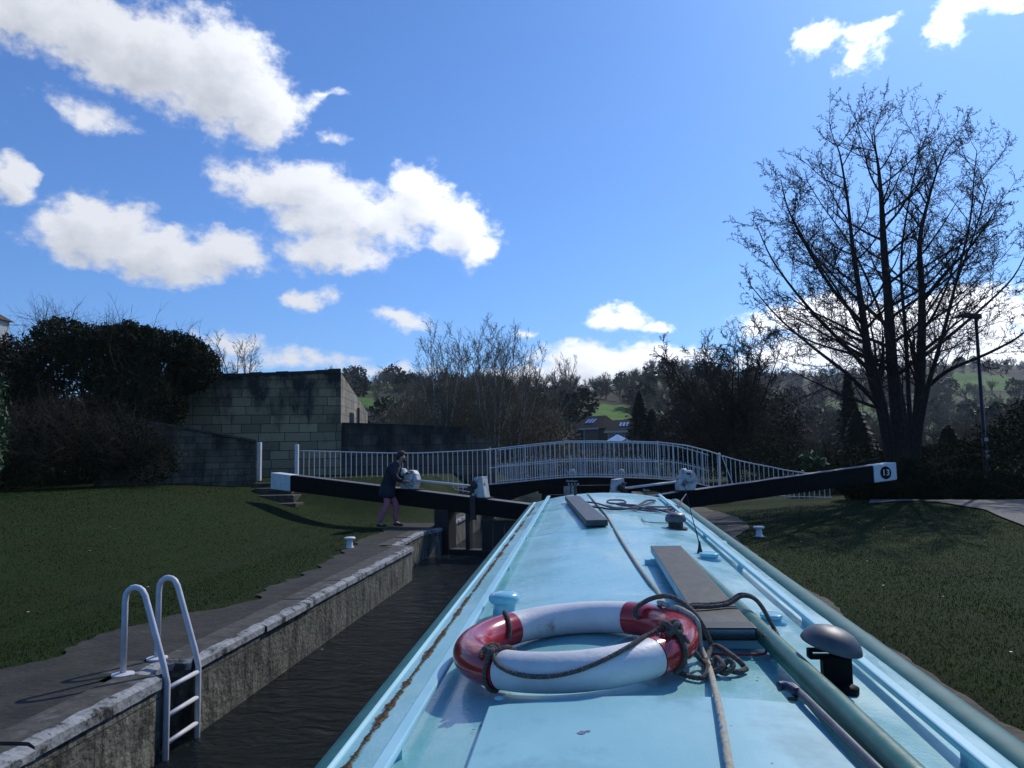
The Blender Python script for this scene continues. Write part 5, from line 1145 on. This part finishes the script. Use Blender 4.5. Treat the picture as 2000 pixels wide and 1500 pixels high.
pb = at(430, 725, 25.5); bare_tree('bare_shrub', 'thin leafless shrub poking up above the tall block wall', pb.x, 26.5, 3.4, 1.5, 15, 6, m_bark, m_twig, dict(pm, rmin=.006), zb=pb.z-2.2, r0=.03, cat='shrub')
# right hand hedges
gr = 'dark hedges on the right bank'
leafy('evergreen_hedge', 'black-green ivy hedge below the lamp at the right edge', [BL(1975, 905, 23, 90, 80, 1.2), BL(1880, 925, 23, 70, 62, 1.0), BL(2060, 880, 20, 110, 110, 1.5)], 17000, m_leaf, .05, 6, group=gr, twigs=60, sprigs=12)
leafy('evergreen_hedge', 'black-green hedge round the foot of the big bare tree', [BL(1790, 930, 23, 85, 60, 1.2), BL(1700, 925, 24, 80, 55, 1.2), BL(1850, 905, 24.5, 60, 40, 1.2)], 15000, m_leaf, .05, 7, group=gr, twigs=60, sprigs=10)
leafy('evergreen_hedge', 'long low black-green hedge beside the gravel path behind the beam tip', [BL(1690, 945, 20.6, 50, 36, .6), BL(1770, 938, 20.4, 70, 42, .6), BL(1860, 950, 20.2, 70, 34, .6), BL(1950, 955, 20.0, 80, 32, .6)], 26000, m_leaf, .04, 17, group=gr, twigs=60)
leafy('shrub', 'dark shrubs behind the sloping white railing', [BL(1560, 925, 26, 90, 38, 1.2), BL(1620, 945, 24, 70, 34, 1.0), BL(1485, 905, 28, 70, 45, 1.2)], 11000, m_leaf, .045, 8, group=gr, twigs=260, mt=m_bram)
gb = 'scrub beyond the footbridge'
leafy('shrub', 'tall twiggy scrub under the round-headed tree', [BL(1400, 850, 38, 95, 60, 2), BL(1480, 830, 40, 90, 75, 2), BL(1330, 850, 42, 60, 50, 2), BL(1520, 865, 40, 45, 40, 2)], 15000, m_twig, .085, 9, group=gb, twigs=300, mt=m_twig)
leafy('shrub', 'brown scrub at the foot of the pale thicket', [BL(900, 850, 40, 110, 45, 2), BL(1020, 850, 41, 80, 50, 2), BL(820, 820, 44, 80, 45, 2), BL(1085, 855, 46, 50, 35, 2)], 11000, m_greytwig, .08, 10, group=gb, twigs=380, mt=m_greytwig)
leafy('shrub', 'dark green shrub behind the right end of the footbridge', [BL(1500, 890, 33, 60, 36, 1.4), BL(1590, 905, 33, 60, 26, 1.3)], 7000, m_leaf, .06, 12, group=gb, twigs=60)
leafy('shrub', 'spiky pale green shrub catching the light behind the right beam', [BL(1590, 905, 23.4, 26, 24, .5)], 260, m_leafb, .11, 13, shell=.2)
leafy('shrub', 'olive reedy shrubs seen through the footbridge railing', [BL(1040, 915, 30, 60, 26, .8), BL(1180, 905, 36, 70, 28, 1.2), BL(1110, 900, 38, 50, 26, 1.2)], 7000, m_greytwig, .07, 14, group=gb, twigs=60, mt=m_greytwig)
leafy('shrub', 'low dark garden shrubs behind the right half of the footbridge', [BL(1300, 905, 37, 60, 26, 1.2), BL(1390, 905, 34, 60, 30, 1.2), BL(1250, 900, 42, 40, 22, 1.2)], 8000, m_leaf, .06, 15, group=gb, twigs=30)
# conifers
def conifer(label, px_, py0, py1, Y, w, seed):
    p = at(px_, py1, Y); zt_ = at(px_, py0, Y).z; H_ = zt_-p.z; t = thing('conifer', label, 'conifer', (p.x, Y, p.z), 'dark conifers beyond the canal')
    rg = np.random.default_rng(seed); MB().tube([(p.x, Y, p.z-.5), (p.x, Y, zt_)], [.18, .02], 6).build('trunk', m_bark, t)
    b = MB(); rr_ = random.Random(seed)
    for k in range(5200):
        u = rr_.random()**.75; lay = (u*11) % 1; r_ = w*(1-u)*(.55+.45*lay)*rr_.uniform(.3, 1.1)+.05; a = rr_.random()*6.283; z = p.z+H_*(1-u)*.0+H_*u
        c = Vector((p.x+r_*math.cos(a), Y+r_*math.sin(a), z-.25*r_)); o_ = Vector((math.cos(a), math.sin(a), -.35)).normalized(); s_ = Vector((-math.sin(a), math.cos(a), rr_.gauss(0, .3))); l = .14*rr_.uniform(.6, 1.6)
        b.add([c-o_*l, c+s_*l*.4, c+o_*l, c-s_*l*.4], [(0, 1, 2, 3)])
    b.build('crown', m_leafd, t); return t
conifer('dark conifer right of the two skylight houses', 1252, 765, 868, 62, 1.9, 1)
conifer('second dark conifer close behind, lower and broader', 1276, 800, 868, 58, 1.9, 2)
conifer('tall narrow conifer left of the big bare tree', 1664, 728, 880, 52, 1.5, 3)
conifer('broad dark conifer below the tall narrow one', 1680, 800, 905, 46, 1.8, 4)
conifer('small dark conifer right of the big tree trunk', 1856, 832, 900, 34, .9, 5)

# ------------------------------------------------------------------ street lamp
lp = at(1938, 985, 21.2); tpz = at(1906, 622, 21.2)
lm = thing('street_lamp', 'dark lamp post with flat lamp head by the right hedge', 'street lamp', (lp.x, lp.y, height(lp.x, lp.y)))
lx = (lp.x+tpz.x)/2+.12
MB().tube([(lp.x-.05, 21.2, height(lp.x, 21.2)-.1), (lp.x-.06, 21.2, 1.5), (lp.x-.08, 21.2, 1.52), (tpz.x, 21.2, tpz.z)], [.085, .08, .055, .04], 12).build('post', m_lamp, lm, smooth=True)
b = MB(); b.prism([(tpz.x+.12, 21.1, tpz.z-.02), (tpz.x-.30, 21.1, tpz.z+.06), (tpz.x-.50, 21.1, tpz.z+.03), (tpz.x-.48, 21.1, tpz.z+.10), (tpz.x-.30, 21.1, tpz.z+.155), (tpz.x+.10, 21.1, tpz.z+.11)], (0, .24, 0)); b.build('lamp_head', m_lamp, lm, bevel=.01)
for y_ in (858, 882, 890):
    q = at(1936, y_, 21.12); MB().box((lp.x-.055+(.0 if y_ > 870 else 0), 21.12, q.z), (.09, .02, .09 if y_ != 882 else .05)).build('sticker', m_num, lm)

# ------------------------------------------------------------------ beyond the bridge: lower lock gear and banks
g2 = thing('lock_gate', 'distant black lock gate with pale posts seen under the bridge', 'lock gate', (-.5, 32, 0))
pL, pR2 = at(1085, 956, 31), at(1240, 957, 31)
MB().box(((pL.x+pR2.x)/2, 31, pL.z), (pR2.x-pL.x+1.4, .3, .3)).build('balance_beam', m_black, g2, bevel=.02)
for px_ in (1107, 1262):
    a_ = at(px_, 948, 30.8); MB().box((a_.x, 30.8, a_.z-.32), (.26, .2, .62)).build('stone_post', m_rack, g2, bevel=.01)
MB().box(((pL.x+pR2.x)/2, 31.05, .25), (4.4, .2, 1.0)).build('gate_leaf', m_wood, g2)
for px_ in (1118, 1213):
    a_ = at(px_, 926, 27.5)
    tg = thing('paddle_gear', 'white paddle gear stand seen through the bridge railing, %s' % ('left one' if px_ < 1200 else 'right one'), 'paddle gear', (a_.x, 27.5, COP), 'paddle gear below the bridge')
    MB().box((a_.x, 27.5, (a_.z-.05+COP)/2), (.13, .13, a_.z-.05-COP)).build('stand', m_rack, tg, bevel=.02)
    MB().lathe([(.13, -.06), (.15, 0), (.13, .06)], (a_.x, 27.45, a_.z+.04), axis=(0, 1, 0), n=14).build('wheel_case', m_rack, tg, smooth=True)
    MB().tube([(a_.x-.16, 27.4, a_.z+.05), (a_.x-.24, 27.4, a_.z+.22)], .02, 6).build('handle', m_rack, tg)

# ------------------------------------------------------------------ houses
def house(label, px0, px1, base, eave, ridge_, Y, depth, mw, mr, hip=.0, wins=(), sky=(), chimney=None, group=None, turn=0):
    a_ = at(px0, base, Y); c_ = at(px1, base, Y); ze = at((px0+px1)/2, eave, Y).z; zr = at((px0+px1)/2, ridge_, Y).z; x0, x1 = a_.x, c_.x; zb_ = a_.z-3; y0, y1 = Y, Y+depth
    t = thing('house', label, 'house', ((x0+x1)/2, Y, zb_), group)
    MB().box(((x0+x1)/2, (y0+y1)/2, (zb_+ze)/2), (x1-x0, depth, ze-zb_)).build('wall', mw, t)
    o_ = .35; hx = hip*(x1-x0)/2; ym = (y0+y1)/2
    V = [(x0-o_, y0-o_, ze), (x1+o_, y0-o_, ze), (x1+o_, y1+o_, ze), (x0-o_, y1+o_, ze), (x0-o_+hx, ym, zr), (x1+o_-hx, ym, zr)]
    rf = MB().add(V, [(0, 1, 5, 4), (1, 2, 5), (2, 3, 4, 5), (3, 0, 4), (3, 2, 1, 0)]).build('roof', mr, t)
    MB().box(((x0+x1)/2, y0-o_-.02, ze-.06), (x1-x0+.7, .06, .16)).build('gutter', m_render, t)
    for (u, v, w_, h_) in wins:
        x = x0+(x1-x0)*u; z = zb_+3+(ze-zb_-3)*v; f_ = MB().box((x, y0-.02, z), (w_+.16, .06, h_+.16)).build('window', m_render, t); MB().box((x, y0-.06, z), (w_, .03, h_)).build('pane', m_glass, f_)
    sl = Vector((0, ym-(y0-o_), zr-ze)).normalized(); nrm_ = Vector((0, -sl.z, sl.y))
    for (u, v, w_, h_) in sky:
        c = Vector((x0+(x1-x0)*u, y0-o_, ze))+Vector((0, (ym-(y0-o_))*v, (zr-ze)*v))+nrm_*.05
        rt_ = Matrix((Vector((1, 0, 0)), sl, nrm_)).transposed(); MB().box(c, (w_, h_, .06), rt_).build('skylight', m_skylight, rf)
    if chimney is not None: MB().box((x0+(x1-x0)*chimney, ym, zr+.2), (.6, .6, 1.2)).build('chimney', m_brick, rf)
    t.rotation_euler.z = R(turn)
    return t
gh = 'houses beyond the footbridge'
house('brick house with three skylights behind the bridge, left of the pair', 1118, 1172, 862, 837, 811, 78, 4.4, m_brick, m_slate, hip=.45, wins=((.25, .45, .9, 1.1),), sky=((.36, .55, .22, .9), (.50, .55, .22, .9), (.64, .55, .22, .9)), turn=-33, group=gh)
house('bungalow with dark roof and white window behind the bridge, right of the pair', 1188, 1244, 862, 842, 818, 74, 4.4, m_brick, m_slate, hip=.2, wins=((.42, .5, .8, .8), (.12, .45, .6, .5)), sky=((.38, .55, .2, .9), (.50, .55, .2, .9), (.62, .55, .2, .9)), turn=-14, group=gh)
house('dark house with white balcony glimpsed through the trees', 1318, 1372, 866, 846, 834, 70, 6, m_brick, m_slate, hip=.2, wins=((.5, .3, 1.8, .8),), group=gh)
b = MB(); c = at(1206, 848, 66); z0 = at(1206, 862, 66).z; k = 66/1450*24
b.add([(c.x-k, 66-k, z0), (c.x+k, 66-k, z0), (c.x+k, 66+k, z0), (c.x-k, 66+k, z0), (c.x, 66, c.z)], [(0, 1, 4), (1, 2, 4), (2, 3, 4), (3, 0, 4)])
gz_ = thing('gazebo', 'pale blue canvas gazebo in front of the bungalow', 'gazebo', (c.x, 66, z0-2.1)); b.build('canopy', m_gazebo, gz_)
for sx in (-1, 1):
    for sy in (-1, 1): MB().tube([(c.x+sx*k*.95, 66+sy*k*.95, z0-2.6), (c.x+sx*k*.95, 66+sy*k*.95, z0)], .04, 6).build('leg', m_render, gz_)
gk = 'houses on the hill'
for i, (a0, a1, bs, ev, rdg, Y, lab, mw) in enumerate(((1085, 1112, 772, 760, 750, 205, 'grey roofed house left on the skyline by the lone tree', m_brick), (1118, 1150, 775, 762, 752, 200, 'long low house right of the lone skyline tree', m_brick), (1178, 1215, 778, 762, 752, 230, 'pale house half hidden by trees on the middle skyline', m_render), (1300, 1335, 752, 736, 724, 240, 'tall dark house with gable on the skyline', m_brick), (1262, 1290, 800, 788, 780, 170, 'cream fronted house among trees on the hillside', m_render), (1560, 1600, 800, 786, 776, 300, 'pale terrace seen through the big tree, left part', m_render), (1610, 1660, 805, 792, 782, 310, 'pale terrace seen through the big tree, right part', m_brick), (1812, 1850, 830, 812, 802, 330, 'distant brick house right of the big tree', m_brick), (1880, 1905, 812, 800, 792, 380, 'small white house high up the right hillside', m_render), (1955, 1990, 835, 822, 812, 300, 'low brick house at the far right of the valley', m_brick))):
    zref = at((a0+a1)/2, bs, Y).z
    house(lab, a0, a1, bs, ev, rdg, Y, 8, mw, m_slate if i % 2 else m_tile, hip=.1, wins=((.25, .5, 1.0, 1.2), (.7, .5, 1.0, 1.2)), chimney=.2, group=gk)
house('white rendered house showing above the thicket at the left edge', -160, -44, 700, 618, 604, 70, 4, m_render, m_tile, hip=.1, wins=((.85, .8, .8, .8),))
# parked cars, tiny, on the far hillside
def car(px_, py_, Y, m, lab):
    p = at(px_, py_, Y); t = thing('parked_car', lab, 'car', (p.x, Y, p.z-.7), 'cars parked beyond the big tree')
    pr = [(-2.1, .3), (2.1, .3), (2.1, .8), (1.3, .95), (.7, 1.42), (-1.2, 1.45), (-1.9, .95), (-2.1, .85)]
    MB().prism([(p.x+u, Y-.8, p.z-.7+z) for u, z in pr], (0, 1.6, 0)).build('body', m, t, bevel=.05)
    MB().prism([(p.x+u, Y-.82, p.z-.7+z) for u, z in ((1.1, .98), (.6, 1.36), (-1.1, 1.38), (-1.6, .98))], (0, 1.64, 0)).build('windows', m_glass, t)
    for sx in (-1.3, 1.3):
        MB().lathe([(.32, -.85), (.32, .85)], (p.x+sx, Y, p.z-.38), axis=(0, 1, 0), n=14).build('wheel', m_tape, t)
for i, (px_, m, nm) in enumerate(((1602, m_carr, 'red car, leftmost of the tiny row of parked cars'), (1613, m_card, 'dark grey car between red and white ones in the far row'), (1628, m_carw, 'white car in the middle of the tiny far row'), (1645, m_carw, 'white car at the right end of the tiny far row'))): car(px_, 819, 175, m, nm)

# ------------------------------------------------------------------ hillside woodland
def proto(seed, kind):
    rr_ = random.Random(seed); b = TB()
    if kind == 0:      # leafless
        b.limb([Vector((0, 0, 0)), Vector((0, 0, .35))], .025, .018, 4)
        for k in range(13):
            a = rr_.random()*6.283; e_ = rr_.uniform(.5, 1.4); d = Vector((math.cos(a)*math.cos(e_), math.sin(a)*math.cos(e_), math.sin(e_))); s_ = Vector((0, 0, rr_.uniform(.15, .4))); l = rr_.uniform(.3, .55)
            P_ = [s_, s_+d*l*.5, s_+d*l+Vector((0, 0, .1))]; b.limb(P_, .012, .004, 3)
            for j in range(16):
                t = rr_.uniform(.25, 1); c = s_+d*l*t; dd_ = (d*.6+randperp(d, rr_)*.8+Vector((0, 0, .4))).normalized(); w = randperp(dd_, rr_)*.0085; m_ = rr_.uniform(.07, .2)
                b.add([c-w, c+w, c+dd_*m_], [(0, 1, 2)])
                c2 = c+dd_*m_*.5; d3 = (dd_+randperp(dd_, rr_)).normalized(); w = randperp(d3, rr_)*.006; b.add([c2-w, c2+w, c2+d3*m_*.6], [(0, 1, 2)])
    else:
        for k in range(330):
            v = Vector((rr_.gauss(0, 1), rr_.gauss(0, 1), rr_.gauss(0, 1))).normalized()*rr_.uniform(.6, 1.05); c = Vector((v.x*.38, v.y*.38, .5+v.z*.45)); a1_ = randperp(Vector((0, 0, 1)), rr_)*.06; a2_ = Vector((rr_.gauss(0, .05), rr_.gauss(0, .05), rr_.gauss(0, .05)))
            b.add([c-a1_, c+a2_, c+a1_, c-a2_], [(0, 1, 2, 3)])
    return b
protos = [proto(s_, 0) for s_ in range(4)]; pev = [proto(s_+9, 1) for s_ in range(2)]
def scatter(name, label, items, pr, m, kind='stuff'):
    V = []; F = []; o_ = 0
    for (x, y, z, s_, sx, a, k) in items:
        p = pr[k % len(pr)]; A_ = np.array(p.v); c, sn = math.cos(a), math.sin(a); B_ = np.stack([(A_[:, 0]*c-A_[:, 1]*sn)*s_*sx+x, (A_[:, 0]*sn+A_[:, 1]*c)*s_*sx+y, A_[:, 2]*s_+z], 1); V.append(B_)
        F += [tuple(i+o_ for i in f) for f in p.f]; o_ += len(A_)
    V = np.concatenate(V); me = bpy.data.meshes.new(name); me.from_pydata(V.tolist(), [], F); me.materials.append(m); o = bpy.data.objects.new(name, me); col.objects.link(o); return tag(o, label, 'woodland', kind=kind)
PAST = [(690, 800, 778, 802), (1150, 1235, 788, 835), (1690, 1830, 820, 842), (1860, 2000, 730, 768), (1580, 1650, 822, 840)]
rw = random.Random(8); wood = []; ever = []; dark = []
def pasture_px(px_, py_): return any(a_ < px_ < b_ and c_ < py_ < d_ for a_, b_, c_, d_ in PAST)
def projx(x, y): return interp(x/y, RT, RPX)
def projpy(x, y, z):
    q = CR.transposed() @ (Vector((x, y, z))-CP); return 1000+1450*q.x/-q.z, 750-1450*q.y/-q.z
for k in range(5200):
    px_ = rw.uniform(560, 2060); Y = 60*math.exp(rw.random()**.8*math.log(720/60)); x = at(px_, 880, Y).x; D, Hh = ridge(x, Y)
    if Y > D*1.04: continue
    z = height(x, Y); qx, qy = projpy(x, Y, z)
    if pasture_px(qx, qy): continue
    if pasture_px(qx, qy-6.0/Y*1450*.5) and rw.random() < .75: continue
    if Y < 110 and 1085 < px_ < 1262: continue
    s_ = rw.uniform(3.2, 6.2)*(1 if Y < 250 else 1.35); it = (x, Y, z-.3, s_, rw.uniform(.9, 1.5), rw.random()*6.28, rw.randrange(8))
    (ever if rw.random() < .16 else wood if rw.random() < .7 else dark).append(it)
wood = wood[:900]; ever = ever[:200]; dark = dark[:380]
scatter('hillside_woodland', 'brown leafless woodland covering the far hillsides', wood, protos, m_greytwig)
scatter('hillside_scrub', 'darker leafless scrub mixed through the far hillsides', dark, protos, m_hill)
scatter('hillside_evergreens', 'dark evergreen bushes dotted over the far hillsides', ever, pev, m_leafd)
# skyline trees: individuals
gs = 'leafless trees along the hill skyline'
me_p = []
for k, p_ in enumerate(protos):
    me = bpy.data.meshes.new('skyline_tree'); me.from_pydata([tuple(v) for v in p_.v], [], p_.f); me.materials.append(m_greytwig); me_p.append(me)
me_e = []
for k, p_ in enumerate(pev):
    me = bpy.data.meshes.new('skyline_evergreen'); me.from_pydata([tuple(v) for v in p_.v], [], p_.f); me.materials.append(m_leafd); me_e.append(me)
for k in range(74):
    px_ = 470+k*(1250-470)/44 if k < 40 else 1195+(k-40)*(2010-1195)/34
    if 1060 < px_ < 1150: continue
    px_ += rw.uniform(-8, 8); D = interp(px_, RPX, RDY)*.985; x = at(px_, 880, D).x; z = height(x, D); ev = rw.random() < .09
    o = bpy.data.objects.new('skyline_tree', rw.choice(me_e if ev else me_p)); col.objects.link(o); s_ = rw.uniform(2.6, 5.2)*D/290
    o.location = (x, D, z-.4); o.scale = (s_*rw.uniform(1, 1.35), s_, s_); o.rotation_euler = (0, 0, rw.random()*6.28)
    tag(o, 'small dark evergreen tree on the hill skyline' if ev else 'small leafless tree on the hill skyline', 'tree', 'evergreen trees on the hill skyline' if ev else gs)
# pastures: patches in those gaps
for i, (a0, a1, c0, c1) in enumerate(PAST):
    def onhill(px_, py_):
        lo, hi = 50., 900.; d = ray(px_, py_)
        Y = 50.
        while Y < 900:
            p = CP+d*(Y/d.y)
            if height(p.x, p.y) > p.z: return (p.x, p.y)
            Y *= 1.012
        p = CP+d*(800/d.y); return (p.x, p.y)
    A_ = [onhill(a0, c1-(c1-c0)*u) for u in (0, .33, .66, 1)]; B_ = [onhill(a1-(a1-a0)*.25*u, c1-(c1-c0)*u*.85) for u in (0, .33, .66, 1)]
    sheet('pasture', (A_, B_), m_field, .35, jit=2.5, seed=20+i, n=24)

# ------------------------------------------------------------------ grass blades
def grass(n, region, name, label, seed, h0=.015):
    rg = np.random.default_rng(seed); P_ = []
    while len(P_) < n:
        x, y = region(rg)
        if x is None: continue
        P_.append((x, y, height(x, y)))
    P_ = np.array(P_); a = rg.random(n)*6.283; h_ = h0*(.5+1.1*rg.random(n)); w = .0022+.0022*rg.random(n); w *= 1+P_[:, 1]*.06; h_ *= 1+P_[:, 1]*.008
    dx = np.cos(a)*w; dy = np.sin(a)*w; tx = rg.normal(size=n)*h_*.45; ty = rg.normal(size=n)*h_*.45
    V = np.stack([np.stack([P_[:, 0]-dx, P_[:, 1]-dy, P_[:, 2]-.004], 1), np.stack([P_[:, 0]+dx, P_[:, 1]+dy, P_[:, 2]-.004], 1), np.stack([P_[:, 0]+tx, P_[:, 1]+ty, P_[:, 2]+h_], 1)], 1).reshape(-1, 3)
    me = bpy.data.meshes.new(name); me.vertices.add(3*n); me.vertices.foreach_set('co', V.ravel()); me.loops.add(3*n); me.loops.foreach_set('vertex_index', np.arange(3*n)); me.polygons.add(n); me.polygons.foreach_set('loop_start', np.arange(n)*3); me.polygons.foreach_set('loop_total', np.full(n, 3)); me.materials.append(m_grass); me.update(calc_edges=True)
    o = bpy.data.objects.new(name, me); col.objects.link(o); tag(o, label, 'grass', kind='stuff')
lex = [(p.y, p.x) for p in le]
def regL(rg):
    y = 3.5+rg.random()**1.5*17; x = -3.3-rg.random()*(1.5+y*.85)
    e = interp(y, [q[0] for q in lex], [q[1] for q in lex])
    if x > e-.05+.25*rg.normal()*.6: return None, None
    return x, y
def regR(rg):
    y = 2.5+rg.random()**1.4*19; x = 2.2+rg.random()*(2.5+y*.66)
    e = interp(y, [q[1] for q in re_], [q[0] for q in re_])
    if x < e+.1*rg.normal(): return None, None
    qx, qy = projpy(x, y, .72)
    if qx > 1700 and qy < interp(qx, [1700, 1780, 1850, 1925, 2000, 2150], [980, 984, 990, 1003, 1026, 1090])-3*rg.random(): return None, None
    if y > 19.5: return None, None
    return x, y
grass(150000, regL, 'grass', 'short dark grass of the left lawn', 1)
grass(140000, regR, 'grass', 'short dark grass of the right lawn', 2)

# ------------------------------------------------------------------ air
hz = MB().box((0, 520, 86), (2216, 1184, 188)).build('haze', bpy.data.materials.new('haze_air'))
hm = hz.data.materials[0]; hm.use_nodes = True; hn = hm.node_tree; hn.nodes.clear(); hv = hn.nodes.new('ShaderNodeVolumePrincipled'); hv.inputs['Color'].default_value = (.80, .86, .95, 1); hv.inputs['Density'].default_value = .00022; hv.inputs['Anisotropy'].default_value = .2
ho = hn.nodes.new('ShaderNodeOutputMaterial'); hn.links.new(hv.outputs[0], ho.inputs['Volume']); tag(hz, 'thin bluish haze in the valley air', 'haze', kind='stuff')

# daisies and litter flecks dotted over the lawns
b = MB(); rd_ = random.Random(6)
for k in range(70):
    if k % 2: x, y = -5.2-rd_.random()*7, 5+rd_.random()*11
    else: x, y = 2.8+rd_.random()*7, 4+rd_.random()*11
    z = height(x, y)+.022; r_ = rd_.uniform(.008, .016); b.add([(x+r_*math.cos(a), y+r_*math.sin(a), z+.003*math.sin(3*a)) for a in [i*1.047 for i in range(6)]], [tuple(range(6))])
tag(b.build('daisies', m_num), 'tiny white daisies scattered over both lawns', 'flowers', kind='stuff')
